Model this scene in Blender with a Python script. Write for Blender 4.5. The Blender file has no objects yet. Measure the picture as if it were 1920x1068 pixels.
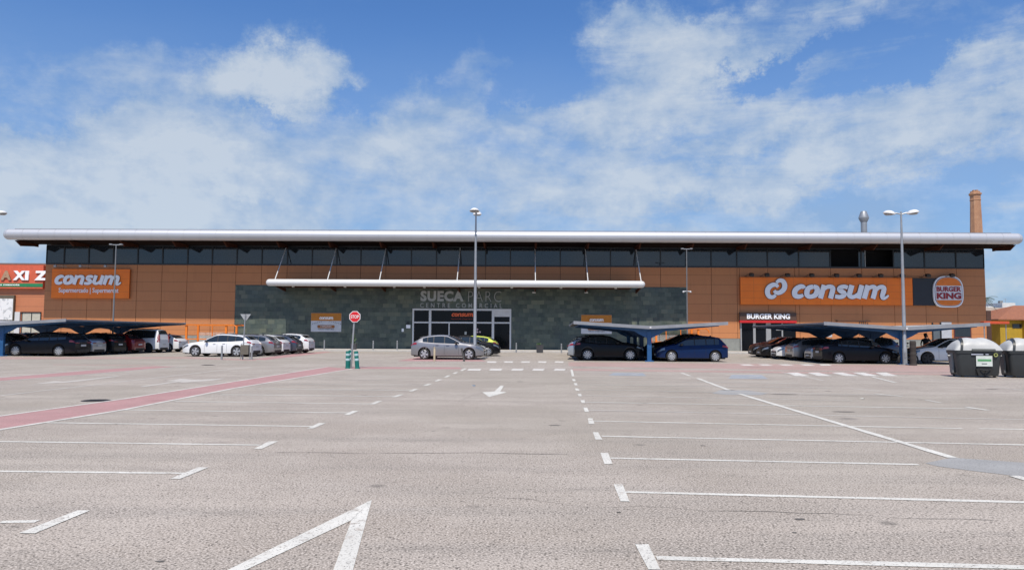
import bpy, math, random
from mathutils import Vector, Matrix, noise
random.seed(7)
C = bpy.context.scene.collection
R = math.radians

# ------------------------------------------------------------------ camera
F, CX, CY, EYE = 1450.0, 960.0, 534.0, 1.55
PITCH, ROLL = math.atan(93.0 / F), R(0.34)
CAMROT = Matrix.Rotation(R(90) + PITCH, 3, 'X') @ Matrix.Rotation(ROLL, 3, 'Z')
cam_data = bpy.data.cameras.new('camera')
cam = bpy.data.objects.new('camera', cam_data)
C.objects.link(cam)
cam.matrix_world = Matrix.Translation((0, 0, EYE)) @ CAMROT.to_4x4()
cam_data.sensor_width = 36
cam_data.lens = 36 * F / 1920.0
cam_data.clip_start = 0.1
cam_data.clip_end = 3000
bpy.context.scene.camera = cam

# ------------------------------------------------------------------ light and exposure
SUN_EL, SUN_AZ = R(60.3), R(6)
sun_data = bpy.data.lights.new('sun', 'SUN')
sun_data.energy = 4.9
sun_data.angle = R(0.5)
sun_data.color = (1.0, 0.915, 0.785)
sun = bpy.data.objects.new('sun', sun_data)
C.objects.link(sun)
sdir = Vector((math.sin(SUN_AZ) * math.cos(SUN_EL), math.cos(SUN_AZ) * math.cos(SUN_EL), -math.sin(SUN_EL)))
sun.rotation_euler = sdir.to_track_quat('-Z', 'Y').to_euler()
sun.location = (-20, -40, 60)
vs = bpy.context.scene.view_settings
vs.view_transform = 'Standard'
vs.look = 'None'
vs.exposure = 0.06
vs.gamma = 1.0

# ------------------------------------------------------------------ node helpers
class NT:
    def __init__(s, tree):
        s.t = tree; s.n = tree.nodes; s.l = tree.links
    def new(s, typ, **kw):
        nd = s.n.new(typ)
        for k, v in kw.items(): setattr(nd, k, v)
        return nd
    def put(s, sock, v):
        if hasattr(v, 'is_output'): s.l.new(v, sock)
        elif isinstance(v, (tuple, list)) and len(v) == 3 and sock.type == 'RGBA': sock.default_value = (*v, 1)
        else: sock.default_value = v
    def math(s, op, a, b=None, c=None, clamp=False):
        nd = s.new('ShaderNodeMath', operation=op); nd.use_clamp = clamp
        s.put(nd.inputs[0], a)
        if b is not None: s.put(nd.inputs[1], b)
        if c is not None: s.put(nd.inputs[2], c)
        return nd.outputs[0]
    def mix(s, fac, a, b, blend='MIX'):
        nd = s.new('ShaderNodeMix', data_type='RGBA', blend_type=blend)
        s.put(nd.inputs[0], fac); s.put(nd.inputs[6], a); s.put(nd.inputs[7], b)
        return nd.outputs[2]
    def ramp(s, v, lo, hi, a=0.0, b=1.0, smooth=True):
        nd = s.new('ShaderNodeMapRange', interpolation_type='SMOOTHSTEP' if smooth else 'LINEAR')
        s.put(nd.inputs['Value'], v)
        for k, x in (('From Min', lo), ('From Max', hi), ('To Min', a), ('To Max', b)): s.put(nd.inputs[k], x)
        return nd.outputs[0]
    def noise(s, vec, scale, detail=4, rough=0.5, dist=0.0):
        nd = s.new('ShaderNodeTexNoise')
        s.put(nd.inputs['Vector'], vec)
        for k, x in (('Scale', scale), ('Detail', detail), ('Roughness', rough), ('Distortion', dist)): s.put(nd.inputs[k], x)
        return nd.outputs[0]
    def voro(s, vec, scale, feature='F1', out='Distance'):
        nd = s.new('ShaderNodeTexVoronoi', feature=feature)
        s.put(nd.inputs['Vector'], vec); nd.inputs['Scale'].default_value = scale
        return nd.outputs[out]
    def mapping(s, vec, scale=(1, 1, 1), loc=(0, 0, 0), rot=(0, 0, 0), typ='POINT'):
        nd = s.new('ShaderNodeMapping', vector_type=typ)
        s.put(nd.inputs['Vector'], vec)
        nd.inputs['Location'].default_value = loc; nd.inputs['Rotation'].default_value = rot; nd.inputs['Scale'].default_value = scale
        return nd.outputs[0]
    def sep(s, v):
        nd = s.new('ShaderNodeSeparateXYZ'); s.put(nd.inputs[0], v); return nd.outputs
    def comb(s, x, y, z):
        nd = s.new('ShaderNodeCombineXYZ')
        for i, q in enumerate((x, y, z)): s.put(nd.inputs[i], q)
        return nd.outputs[0]
    def bump(s, h, strength=0.3, dist=0.01):
        nd = s.new('ShaderNodeBump'); s.put(nd.inputs['Height'], h)
        nd.inputs['Strength'].default_value = strength; nd.inputs['Distance'].default_value = dist
        return nd.outputs[0]

def material(name, fn, **pr):
    m = bpy.data.materials.new(name); m.use_nodes = True
    t = NT(m.node_tree)
    b = m.node_tree.nodes['Principled BSDF']
    for k, v in pr.items():
        k = {'rough': 'Roughness', 'metal': 'Metallic', 'coat': 'Coat Weight', 'spec': 'Specular IOR Level', 'trans': 'Transmission Weight', 'alpha': 'Alpha', 'coatr': 'Coat Roughness'}[k]
        b.inputs[k].default_value = v
    if callable(fn):
        fn(t, b)
    else:
        # plain paint / plastic with a little grime so nothing is perfectly flat
        co = t.new('ShaderNodeTexCoord').outputs['Object']
        n = t.noise(co, 2.3, 5, 0.6)
        c = t.mix(t.ramp(n, 0.3, 0.75), tuple(x * 0.88 for x in fn), tuple(min(1, x * 1.07) for x in fn))
        t.put(b.inputs['Base Color'], c)
    return m

MATS = {}
def plain(name, col, rough=0.5, **kw):
    if name not in MATS: MATS[name] = material(name, col, rough=rough, **kw)
    return MATS[name]
def satin(name, col, rough=0.5, **kw):
    # clean coated metal: only a faint large-scale unevenness
    def fn(t, b):
        co = t.new('ShaderNodeTexCoord').outputs['Object']
        n = t.noise(t.mapping(co, scale=(.25, 1, 1)), 0.6, 3, 0.5)
        t.put(b.inputs['Base Color'], t.mix(t.ramp(n, .3, .7), tuple(x * .96 for x in col), col))
    if name not in MATS: MATS[name] = material(name, fn, rough=rough, **kw)
    return MATS[name]

# ------------------------------------------------------------------ world: physical sky with clouds on its dome
world = bpy.data.worlds.new('World')
bpy.context.scene.world = world
world.use_nodes = True
wt = NT(world.node_tree)
bg = world.node_tree.nodes['Background']
sky = wt.new('ShaderNodeTexSky', sky_type='NISHITA')
sky.sun_disc = False
sky.sun_elevation = SUN_EL
sky.sun_rotation = math.pi + SUN_AZ
sky.altitude = 0
sky.air_density = 1.0
sky.dust_density = 0.6
sky.ozone_density = 3.0
gen = wt.new('ShaderNodeTexCoord').outputs['Generated']
gx, gy, gz = wt.sep(gen)
az = wt.math('ARCTAN2', gx, gy)
el = wt.math('ARCSINE', gz)
sph = wt.comb(az, el, 0.0)
def skyp(px, py):
    d = CAMROT @ Vector(((px - CX) / F, (CY - py) / F, -1)); d.normalize()
    return math.atan2(d.x, d.y), math.asin(d.z)
# ragged edges: displace the lookup by two scales of noise
nd = wt.new('ShaderNodeTexNoise'); wt.put(nd.inputs['Vector'], sph)
nd.inputs['Scale'].default_value = 6.0; nd.inputs['Detail'].default_value = 10.0; nd.inputs['Roughness'].default_value = 0.70
off = wt.new('ShaderNodeVectorMath', operation='SUBTRACT'); wt.put(off.inputs[0], nd.outputs['Color']); off.inputs[1].default_value = (0.5, 0.5, 0.5)
sc_ = wt.new('ShaderNodeVectorMath', operation='SCALE'); wt.put(sc_.inputs[0], off.outputs[0]); sc_.inputs['Scale'].default_value = 0.20
add = wt.new('ShaderNodeVectorMath', operation='ADD'); wt.put(add.inputs[0], sph); wt.put(add.inputs[1], sc_.outputs[0])
warp = add.outputs[0]
CLOUDS = [  # x, y, rx, ry (pixels of the photograph, turned into directions), turn, amount
    (160, 300, 420, 150, 0, .75), (60, 400, 520, 120, 0, .55), (330, 190, 170, 120, 25, .45), (200, 120, 190, 80, 10, .30), (130, 70, 200, 60, 0, .16),
    (560, 125, 200, 120, 12, 1.45), (500, 185, 150, 100, 0, 1.0), (430, 310, 150, 80, 0, .75), (400, 390, 300, 90, 0, .35),
    (720, 280, 300, 70, 0, .45), (800, 210, 190, 80, 15, .65), (930, 110, 150, 65, 0, .85), (1050, 200, 260, 70, 10, .50),
    (1200, 60, 240, 110, 0, .90), (1290, 120, 330, 110, 22, .85), (1230, 30, 300, 60, 0, .5), (1560, 40, 420, 50, 9, .60), (1780, 25, 160, 30, 10, .2),
    (1330, 210, 420, 75, 8, .65), (1650, 190, 420, 60, 12, .50), (1780, 250, 480, 90, 12, .70), (1330, 280, 240, 28, 12, .50),
    (1500, 310, 600, 55, 7, .55), (900, 330, 500, 80, 0, .38), (1150, 370, 420, 55, 4, .28), (1880, 90, 200, 55, 15, .45), (60, 190, 260, 40, 5, -.35),
    (640, 200, 90, 45, 0, -.45), (690, 110, 60, 100, 0, -.4), (990, 60, 150, 130, 0, -1.0), (800, 60, 260, 90, 0, -.6), (60, 20, 300, 70, 0, -.3), (480, 30, 400, 60, 0, -.35),
    (1440, 120, 170, 34, 14, -.65), (1690, 140, 230, 30, 12, -.55), (1000, 170, 110, 45, 0, -.55), (470, 388, 90, 26, 0, -.4), (1820, 400, 520, 60, 6, -.55), (1500, 400, 400, 40, 3, -.3),
    (520, 235, 45, 22, 0, -.5), (70, 130, 120, 50, 0, -.2), (420, 170, 40, 90, 0, -.15)]
acc = None
for (x, y, rx, ry, rot, amp) in CLOUDS:
    a0, e0 = skyp(x, y)
    mp = wt.mapping(warp, scale=(rx / F, ry / F, 1), loc=(a0, e0, 0), rot=(0, 0, R(rot)), typ='TEXTURE')
    g = wt.new('ShaderNodeTexGradient', gradient_type='SPHERICAL'); wt.put(g.inputs[0], mp)
    s_ = wt.math('SMOOTHSTEP', g.outputs['Fac'], 0, 1) if False else wt.ramp(g.outputs['Fac'], 0.0, 0.9)
    acc = wt.math('MULTIPLY_ADD', s_, amp, acc if acc is not None else 0.0)
streak = wt.noise(wt.mapping(sph, scale=(1.0, 4.5, 1), rot=(0, 0, R(-13))), 4.5, 10, 0.66, 0.5)
puff = wt.noise(wt.mapping(sph, scale=(1.0, 1.5, 1)), 10.0, 10, 0.60, 0.15)
big = wt.noise(wt.mapping(sph, scale=(1.0, 2.2, 1)), 2.6, 6, 0.6)
low = wt.ramp(el, 0.14, 0.42, 0.84, 0.02)
rightside = wt.ramp(az, -0.1, 0.25, 0.55, 1.25)
field = wt.math('ADD', wt.math('MULTIPLY', acc, 0.72), low)
field = wt.math('ADD', field, wt.math('MULTIPLY', wt.math('MULTIPLY', wt.math('SUBTRACT', streak, 0.5), 1.35), rightside))
field = wt.math('ADD', field, wt.math('MULTIPLY', wt.math('SUBTRACT', puff, 0.5), 0.85))
field = wt.math('ADD', field, wt.math('MULTIPLY', wt.math('SUBTRACT', big, 0.5), 0.5))
alpha = wt.ramp(field, -0.05, 1.12, 0.0, 0.88)
alpha = wt.math('MAXIMUM', alpha, wt.math('MULTIPLY', wt.ramp(el, 0.14, 0.42, 0.80, 0.0), wt.ramp(big, .3, .7, .6, 1.05)))
# billow relief: difference of the puff noise along the direction towards the sun gives lit and shaded sides
puff2 = wt.noise(wt.mapping(sph, scale=(1.0, 1.5, 1), loc=(0.012, -0.030, 0)), 10.0, 10, 0.60, 0.15)
relief = wt.math('MULTIPLY', wt.math('SUBTRACT', puff, puff2), 2.2)
thick = wt.ramp(wt.math('ADD', wt.math('ADD', field, relief), wt.math('MULTIPLY', wt.math('SUBTRACT', puff, .5), 0.9)), 0.35, 1.60, smooth=False)
ccol = wt.mix(thick, (2.9, 4.15, 6.1), (5.7, 6.35, 7.1))
skyc = wt.mix(1.0, sky.outputs[0], (0.70, 1.03, 1.42), 'MULTIPLY')
wt.put(bg.inputs['Color'], wt.mix(alpha, skyc, ccol))
bg.inputs['Strength'].default_value = 0.1

# ------------------------------------------------------------------ projection helpers (used to measure the photo: every result is a real place)
def ray(px, py):
    return CAMROT @ Vector(((px - CX) / F, (CY - py) / F, -1))
def G(px, py, z=0.0):
    d = ray(px, py); t = (z - EYE) / d.z
    return Vector((d.x * t, d.y * t, z))
def P(px, py, Y):
    d = ray(px, py); t = Y / d.y
    return Vector((d.x * t, Y, EYE + d.z * t))
BM = Matrix.Translation((0, 73.0, 0)) @ Matrix.Rotation(R(-0.7), 4, 'Z')
BI = BM.inverted()
def W(px, py, out=0.0):
    o = BI @ Vector((0, 0, EYE)); d = BI.to_3x3() @ ray(px, py)
    t = (-out - o.y) / d.y
    p = o + d * t
    return p.x, p.z

# ------------------------------------------------------------------ mesh helpers
def tag(o, label=None, cat=None, group=None, kind=None):
    if label: o['label'] = label
    if cat: o['category'] = cat
    if group: o['group'] = group
    if kind: o['kind'] = kind
    return o
def empty(name, mat=None, loc=None, rz=0.0):
    o = bpy.data.objects.new(name, None); C.objects.link(o)
    o.empty_display_size = 0.3
    if mat is not None: o.matrix_world = mat
    elif loc is not None: o.matrix_world = Matrix.Translation(loc) @ Matrix.Rotation(rz, 4, 'Z')
    return o
class MB:
    def __init__(s): s.v = []; s.f = []; s.mi = []; s.cur = 0
    def add(s, vs, fs):
        b = len(s.v); s.v += [tuple(p) for p in vs]
        for f in fs: s.f.append(tuple(i + b for i in f)); s.mi.append(s.cur)
        return s
    def box(s, x0, x1, y0, y1, z0, z1):
        v = [(x, y, z) for z in (z0, z1) for y in (y0, y1) for x in (x0, x1)]
        return s.add(v, [(0, 2, 3, 1), (4, 5, 7, 6), (0, 1, 5, 4), (2, 6, 7, 3), (0, 4, 6, 2), (1, 3, 7, 5)])
    def bbox(s, x0, x1, y0, y1, z0, z1, b=0.02):
        # chamfered box: three nested outlines along z
        def ring(i, z): return [(x0 + i + b * k[0], y0 + i + b * k[1], z) if 0 else None for k in ()]
        pts = []
        for (ins, z) in ((b, z0), (0, z0 + b), (0, z1 - b), (b, z1)):
            X0, X1, Y0, Y1 = x0 + ins, x1 - ins, y0 + ins, y1 - ins; c = b
            pts += [(X0 + c, Y0, z), (X1 - c, Y0, z), (X1, Y0 + c, z), (X1, Y1 - c, z), (X1 - c, Y1, z), (X0 + c, Y1, z), (X0, Y1 - c, z), (X0, Y0 + c, z)]
        fs = [tuple(range(7, -1, -1)), tuple(range(24, 32))]
        for k in range(3):
            for i in range(8):
                j = (i + 1) % 8; a = k * 8
                fs.append((a + i, a + j, a + 8 + j, a + 8 + i))
        return s.add(pts, fs)
    def prism(s, poly, a0, a1, axis='y'):
        # poly = outline in the two other axes, extruded from a0 to a1
        n = len(poly)
        def mk(p, a):
            return {'y': (p[0], a, p[1]), 'x': (a, p[0], p[1]), 'z': (p[0], p[1], a)}[axis]
        v = [mk(p, a0) for p in poly] + [mk(p, a1) for p in poly]
        fs = [tuple(range(n)), tuple(range(2 * n - 1, n - 1, -1))]
        for i in range(n):
            j = (i + 1) % n; fs.append((i, i + n, j + n, j))
        return s.add(v, fs)
    def cyl(s, p0, p1, r0, r1=None, n=12, cap=True):
        r1 = r0 if r1 is None else r1
        p0, p1 = Vector(p0), Vector(p1); d = (p1 - p0).normalized()
        u = d.orthogonal().normalized(); w = d.cross(u)
        v = []
        for p, r in ((p0, r0), (p1, r1)):
            for i in range(n):
                a = 2 * math.pi * i / n; v.append(p + u * math.cos(a) * r + w * math.sin(a) * r)
        fs = [(i, (i + 1) % n, n + (i + 1) % n, n + i) for i in range(n)]
        if cap: fs += [tuple(range(n - 1, -1, -1)), tuple(range(n, 2 * n))]
        return s.add(v, fs)
    def tube(s, pts, r, n=8):
        for a, b in zip(pts, pts[1:]): s.cyl(a, b, r, r, n)
        return s
    def lathe(s, prof, n=20, c=(0, 0, 0), axis='z', a0=0, a1=2 * math.pi):
        full = abs(a1 - a0 - 2 * math.pi) < 1e-6
        m = n if full else n + 1
        v = []
        for (r, h) in prof:
            for i in range(m):
                a = a0 + (a1 - a0) * i / n
                q = (r * math.cos(a), r * math.sin(a), h)
                if axis == 'y': q = (q[0], h, q[1])
                if axis == 'x': q = (h, q[0], q[1])
                v.append((q[0] + c[0], q[1] + c[1], q[2] + c[2]))
        fs = []
        for k in range(len(prof) - 1):
            for i in range(n):
                j = (i + 1) % m
                fs.append((k * m + i, k * m + j, (k + 1) * m + j, (k + 1) * m + i))
        return s.add(v, fs)
    def ell(s, c, r, n=12, m=8, z0=-1.0):
        prof = []
        for i in range(m + 1):
            a = math.asin(z0) + (math.pi / 2 - math.asin(z0)) * i / m
            prof.append((max(1e-4, math.cos(a)), math.sin(a)))
        b = len(s.v); s.lathe(prof, n)
        for i in range(b, len(s.v)):
            x, y, z = s.v[i]; s.v[i] = (c[0] + x * r[0], c[1] + y * r[1], c[2] + z * r[2])
        return s
    def grid(s, rows):
        m = len(rows[0]); v = [p for r in rows for p in r]
        fs = [(k * m + i, k * m + i + 1, (k + 1) * m + i + 1, (k + 1) * m + i) for k in range(len(rows) - 1) for i in range(m - 1)]
        return s.add(v, fs)
    def ribbon(s, pts, widths, y0, y1, closed=False):
        # a pen stroke in the x-z plane with thickness y0..y1
        n = len(pts); L = []; Rr = []
        for i in range(n):
            if closed: a, b = pts[i - 1], pts[(i + 1) % n]
            else: a, b = pts[max(i - 1, 0)], pts[min(i + 1, n - 1)]
            t = Vector((b[0] - a[0], b[1] - a[1])); t.normalize(); w = widths[i] / 2 if isinstance(widths, list) else widths / 2
            nx, nz = -t.y * w, t.x * w
            L.append((pts[i][0] + nx, pts[i][1] + nz)); Rr.append((pts[i][0] - nx, pts[i][1] - nz))
        v = []
        for q, y in ((L, y0), (Rr, y0), (L, y1), (Rr, y1)): v += [(p[0], y, p[1]) for p in q]
        fs = []
        for i in range(n if closed else n - 1):
            j = (i + 1) % n
            fs += [(i, j, n + j, n + i), (2 * n + i, 3 * n + i, 3 * n + j, 2 * n + j), (i, 2 * n + i, 2 * n + j, j), (n + i, n + j, 3 * n + j, 3 * n + i)]
        if not closed: fs += [(0, n, 3 * n, 2 * n), (n - 1, 3 * n - 1, 4 * n - 1, 2 * n - 1)]
        return s.add(v, fs)
    def build(s, name, mat, parent=None, smooth=None, mx=None):
        me = bpy.data.meshes.new(name); me.from_pydata(s.v, [], s.f)
        mats = mat if isinstance(mat, (list, tuple)) else [mat]
        for m in mats: me.materials.append(m)
        if len(mats) > 1: me.polygons.foreach_set('material_index', s.mi)
        me.update()
        import bmesh
        bm = bmesh.new(); bm.from_mesh(me); bmesh.ops.recalc_face_normals(bm, faces=bm.faces); bm.to_mesh(me); bm.free()
        if smooth is not None:
            me.shade_smooth()
            me.set_sharp_from_angle(angle=R(smooth))
        o = bpy.data.objects.new(name, me); C.objects.link(o)
        if parent is not None: o.parent = parent
        if mx is not None: o.matrix_world = mx
        return o
def link_mesh(name, me, parent=None, mx=None):
    o = bpy.data.objects.new(name, me); C.objects.link(o)
    if parent is not None: o.parent = parent
    if mx is not None: o.matrix_local = mx
    return o
def copy_tree(o, parent=None):
    c = o.copy(); C.objects.link(c)
    if parent is not None: c.parent = parent
    for ch in list(o.children): copy_tree(ch, c)
    return c
RX90 = Matrix.Rotation(R(90), 4, 'X')
def text_obj(name, txt, x, z, w, h, mat, parent, y=-0.03, depth=0.02, bold=0.0, shear=0.0, spacing=1.0, mx=None):
    cu = bpy.data.curves.new(name, 'FONT'); cu.body = txt; cu.size = 1.0
    cu.offset = bold; cu.shear = shear; cu.extrude = 0.5; cu.space_character = spacing; cu.resolution_u = 3
    tmp = bpy.data.objects.new(name, cu); C.objects.link(tmp)
    bpy.context.view_layer.update()
    me = bpy.data.meshes.new_from_object(tmp.evaluated_get(bpy.context.evaluated_depsgraph_get()))
    bpy.data.objects.remove(tmp); bpy.data.curves.remove(cu)
    xs = [v.co.x for v in me.vertices]; ys = [v.co.y for v in me.vertices]
    x0, x1, y0, y1 = min(xs), max(xs), min(ys), max(ys)
    for v in me.vertices:
        a, b, c = v.co
        v.co = (x + (a - x0) / (x1 - x0) * w, y - c * depth, z + (b - y0) / (y1 - y0) * h)
    me.materials.clear(); me.materials.append(mat); me.name = name
    o = bpy.data.objects.new(name, me); C.objects.link(o)
    if parent is not None: o.parent = parent
    if mx is not None: o.matrix_world = mx
    return o
# ------------------------------------------------------------------ setting materials
def asphalt_colour(t, co):
    n1 = t.noise(co, 56, 3, 0.66)               # single stones
    n1b = t.noise(co, 21, 2, 0.6)
    n3 = t.noise(co, 0.35, 6, 0.6)               # large mottling
    n4 = t.noise(t.mapping(co, scale=(0.22, 1.7, 1)), 0.8, 6, 0.65)   # tyre-polished bands
    base = t.mix(t.ramp(n3, 0.38, 0.62), (0.305, 0.264, 0.224), (0.388, 0.342, 0.297))
    base = t.mix(t.ramp(n4, 0.40, 0.70, 0.0, 0.75), base, (0.255, 0.228, 0.200))
    c = t.mix(t.ramp(n1, 0.50, 0.64), base, (0.58, 0.52, 0.465))
    c = t.mix(t.ramp(n1b, 0.55, 0.70, 0.0, 0.35), c, (0.48, 0.43, 0.385))
    hole = t.math('MAXIMUM', t.ramp(n1, 0.445, 0.37), t.ramp(n1b, 0.37, 0.30, 0.0, 0.8))
    c = t.mix(t.math('MULTIPLY', hole, 0.88), c, (0.060, 0.052, 0.048))
    v1 = t.voro(t.mapping(co, scale=(1, .8, 1)), 34)
    wv = t.new('ShaderNodeTexWhiteNoise'); t.put(wv.inputs['Vector'], t.voro(t.mapping(co, scale=(1, .8, 1)), 34, out='Position'))
    pit = t.math('MULTIPLY', t.ramp(v1, 0.40, 0.22), t.math('GREATER_THAN', wv.outputs[0], 0.72))
    c = t.mix(t.math('MULTIPLY', pit, 0.75), c, (0.07, 0.06, 0.052))
    # streaks of spilt oil, wandering seams
    st = t.noise(t.mapping(co, scale=(0.5, 2.5, 1)), 1.1, 8, 0.75)
    c = t.mix(t.ramp(st, 0.56, 0.74, 0.0, 0.55), c, (0.16, 0.143, 0.128))
    st2 = t.noise(t.mapping(co, scale=(0.9, 5.0, 1)), 0.9, 7, 0.8)
    c = t.mix(t.ramp(st2, 0.57, 0.72, 0.0, 0.35), c, (0.43, 0.40, 0.365))
    big = t.noise(co, 0.06, 4, 0.55)
    c = t.mix(t.ramp(big, 0.40, 0.62, 0.0, 0.30), c, (0.26, 0.24, 0.19))
    oil = t.voro(co, 0.42)
    oil2 = t.voro(t.mapping(co, scale=(1, 1, 1), loc=(3, 7, 0)), 1.3)
    c = t.mix(t.math('MULTIPLY', t.ramp(oil2, 0.16, 0.03), t.ramp(t.noise(co, .5, 3), 0.48, 0.6, 0.0, 0.6)), c, (0.11, 0.10, 0.09))
    c = t.mix(t.math('MULTIPLY', t.ramp(oil, 0.15, 0.04), t.ramp(n3, 0.5, 0.6, 0.0, 0.6)), c, (0.13, 0.12, 0.11))
    return c, hole, n1
def f_asphalt(t, b):
    co = t.new('ShaderNodeTexCoord').outputs['Object']
    c, hole, n1 = asphalt_colour(t, co)
    t.put(b.inputs['Base Color'], c); t.put(b.inputs['Normal'], t.bump(n1, 0.25, 0.004))
M_asphalt = material('asphalt', f_asphalt, rough=0.9, spec=0.25)
def paint_mat(name, col, wear=0.35, fade=0.0):
    def fn(t, b):
        co = t.new('ShaderNodeTexCoord').outputs['Object']
        c, hole, n1 = asphalt_colour(t, co)
        w = t.noise(co, 6, 6, 0.7)
        w2 = t.noise(co, 1.2, 4, 0.6)
        worn = t.math('MULTIPLY', t.ramp(w, 0.5, 0.72), wear * 1.6, clamp=True)
        pits = t.math('MULTIPLY', t.ramp(n1, 0.42, 0.35), 0.95)
        m = t.math('MAXIMUM', worn, pits)
        m = t.math('MAXIMUM', m, fade)
        tint = t.mix(t.ramp(w2, 0.35, 0.7), tuple(x * 0.86 for x in col), col)
        t.put(b.inputs['Base Color'], t.mix(m, tint, c)); t.put(b.inputs['Normal'], t.bump(n1, 0.3, 0.004))
    return material(name, fn, rough=0.8, spec=0.3)
M_white = paint_mat('white_road_paint', (0.68, 0.67, 0.62), 0.60, 0.12)
M_faint = paint_mat('worn_white_road_paint', (0.66, 0.64, 0.60), 0.7, 0.5)
M_red = paint_mat('red_road_paint', (0.45, 0.22, 0.225), 0.5, 0.28)
M_pink = paint_mat('faded_red_road_paint', (0.48, 0.245, 0.225), 0.6, 0.58)
M_blue = paint_mat('faded_blue_road_paint', (0.24, 0.36, 0.50), 0.7, 0.6)
M_patch = paint_mat('grey_patch_paint', (0.33, 0.335, 0.335), 0.2, 0.15)
M_dark = paint_mat('dark_repair_and_strip', (0.09, 0.085, 0.08), 0.2, 0.1)

def f_concrete(t, b):
    co = t.new('ShaderNodeTexCoord').outputs['Object']
    n = t.noise(co, 1.4, 8, 0.65); x, y, z = t.sep(co)
    c = t.mix(t.ramp(n, 0.3, 0.7), (0.40, 0.375, 0.34), (0.50, 0.475, 0.44))
    jt = t.math('LESS_THAN', t.math('FRACT', t.math('DIVIDE', x, 0.6)), 0.02)
    t.put(b.inputs['Base Color'], t.mix(t.math('MULTIPLY', jt, 0.4), c, (0.2, 0.19, 0.17)))
M_concrete = material('pavement_concrete', f_concrete, rough=0.9)

# ------------------------------------------------------------------ ground sheet, paint laid on it as thin sheets
g = MB(); n = 0
xs = [-900, -300, -120, -60, -30, 0, 30, 60, 120, 300, 900]; ys = [-300, -60, -10, 5, 20, 40, 60, 100, 200, 500, 1800]
g.grid([[(x, y, 0) for x in xs] for y in ys])
tag(g.build('ground', M_asphalt), kind='structure')
def sheet(mb, pts, z):
    mb.add([(p.x, p.y, z) for p in pts], [tuple(range(len(pts)))])
def quad_px(mb, px, z=0.0055):
    sheet(mb, [G(*p) for p in px], z)
def line_px(mb, a, b, w=0.095, z=0.004):
    A, B = G(*a), G(*b); d = (B - A).normalized(); q = Vector((-d.y, d.x, 0)) * w / 2
    n = max(1, int((B - A).length / 0.6)); L = []; Rr = []
    for i in range(n + 1):
        p = A.lerp(B, i / n); j = 1 + 0.12 * math.sin(i * 2.1 + a[1]) + random.uniform(-.06, .06)
        L.append((p.x + q.x * j, p.y + q.y * j, z)); Rr.append((p.x - q.x * j, p.y - q.y * j, z))
    mb.grid([L, Rr])
lw = MB()
for a, b in [((0, 978.5), (70, 977)), ((-60, 882.5), (346, 887)), ((-60, 826.5), (487, 834)), ((88, 792), (588, 799)), ((222, 768), (654, 773.5)),
             ((328, 752), (704, 757)), ((414, 739.3), (748, 743)), ((486, 728.5), (772, 731.5)),
             ((1231, 1045.8), (1990, 1065)), ((1173, 922), (1990, 943)), ((1145, 858.5), (1722, 870.5)), ((1128, 817.3), (1990, 835)), ((1112, 789), (1805, 803)), ((1836, 803.2), (1990, 806)),
             ((1098, 753.5), (1823, 766))]:
    line_px(lw, a, b)
tag(lw.build('parking_line', M_white), kind='structure')
lf = MB()
for a, b in [((540, 719.5), (800, 721)), ((580, 711), (818, 713)), ((612, 705), (834, 706)), ((1103, 768.5), (1950, 787)), ((1090, 741), (1600, 751)), ((1085, 730), (1670, 740)), ((1081, 720.5), (1560, 727)),
             ((1078, 712), (1500, 719)), ((0, 741.4), (470, 687.5)), ((1467, 697.5), (1545, 713)), ((1600, 728), (1650, 733)), ((1735, 749), (1765, 755)), ((1742, 712), (1800, 713)), ((1860, 725), (1920, 731))]:
    line_px(lf, a, b, 0.10)
tag(lf.build('parking_line', M_faint), kind='structure')
tk = MB()
for (x0, y0, x1, y1) in [(50, 1000, 157, 957), (328, 898, 381, 876), (483, 841.5, 513, 827), (582, 803, 604, 793), (650, 777.5, 667, 770), (697.5, 757.5, 712, 751.5), (738, 744, 752, 739.5), (769, 733.5, 780, 729.2),
                         (797, 722.7, 806, 719.2), (817, 714.4, 826, 711), (835, 707, 842, 703.6), (851, 700, 857, 697.5), (864.5, 694.8, 873, 690.5),
                         (1203, 1020, 1227, 1068), (1159, 908, 1172, 940), (1133, 849, 1141, 870), (1116.5, 810, 1123, 824), (1106.5, 784, 1109.5, 794.5), (1097.5, 764, 1100.5, 772), (1092, 750, 1094, 755),
                         (1086, 738, 1088, 742.5), (1081, 728, 1083.5, 732), (1078.5, 718, 1080.5, 722), (1075, 710.5, 1077, 714), (1071.5, 692.5, 1074.5, 705)]:
    line_px(tk, (x0, y0), (x1, y1), (0.115 if x0 < 1000 else 0.09), 0.0055)
tag(tk.build('bay_end_mark', M_white), kind='structure')
dg = MB()
line_px(dg, (1308, 709), (1366, 731), 0.13, 0.007); line_px(dg, (1386, 738), (1786, 858), 0.13, 0.007); line_px(dg, (1278, 699), (1294, 704.5), 0.12, 0.007)
line_px(dg, (1901, 892), (1990, 918), 0.13, 0.007); line_px(dg, (1635, 706), (1679, 717), 0.12, 0.007); line_px(dg, (1640, 738), (1692, 743), 0.12, 0.007); line_px(dg, (1812, 763), (1852, 769), 0.12, 0.007)
tag(dg.build('diagonal_line', M_white), kind='structure')
ar = MB()
sheet(ar, [G(697, 937), G(428, 1068), G(300, 1130), G(330, 1130), G(462, 1068), G(600, 1003), G(658, 975.6)], 0.0045)
sheet(ar, [G(697.2, 937), G(658.5, 975.8), G(625, 1068), G(606, 1120), G(652, 1120), G(662, 1068)], 0.0045)
tag(ar.build('road_arrow', M_white), kind='structure')
ar = MB()
sheet(ar, [G(917, 744), G(950, 735), G(938, 733.6), G(944.5, 722.6), G(938.5, 722.6), G(927, 733.6), G(904.6, 735)], 0.0045)
tag(ar.build('road_arrow', M_white), kind='structure')
ar = MB()
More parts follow.
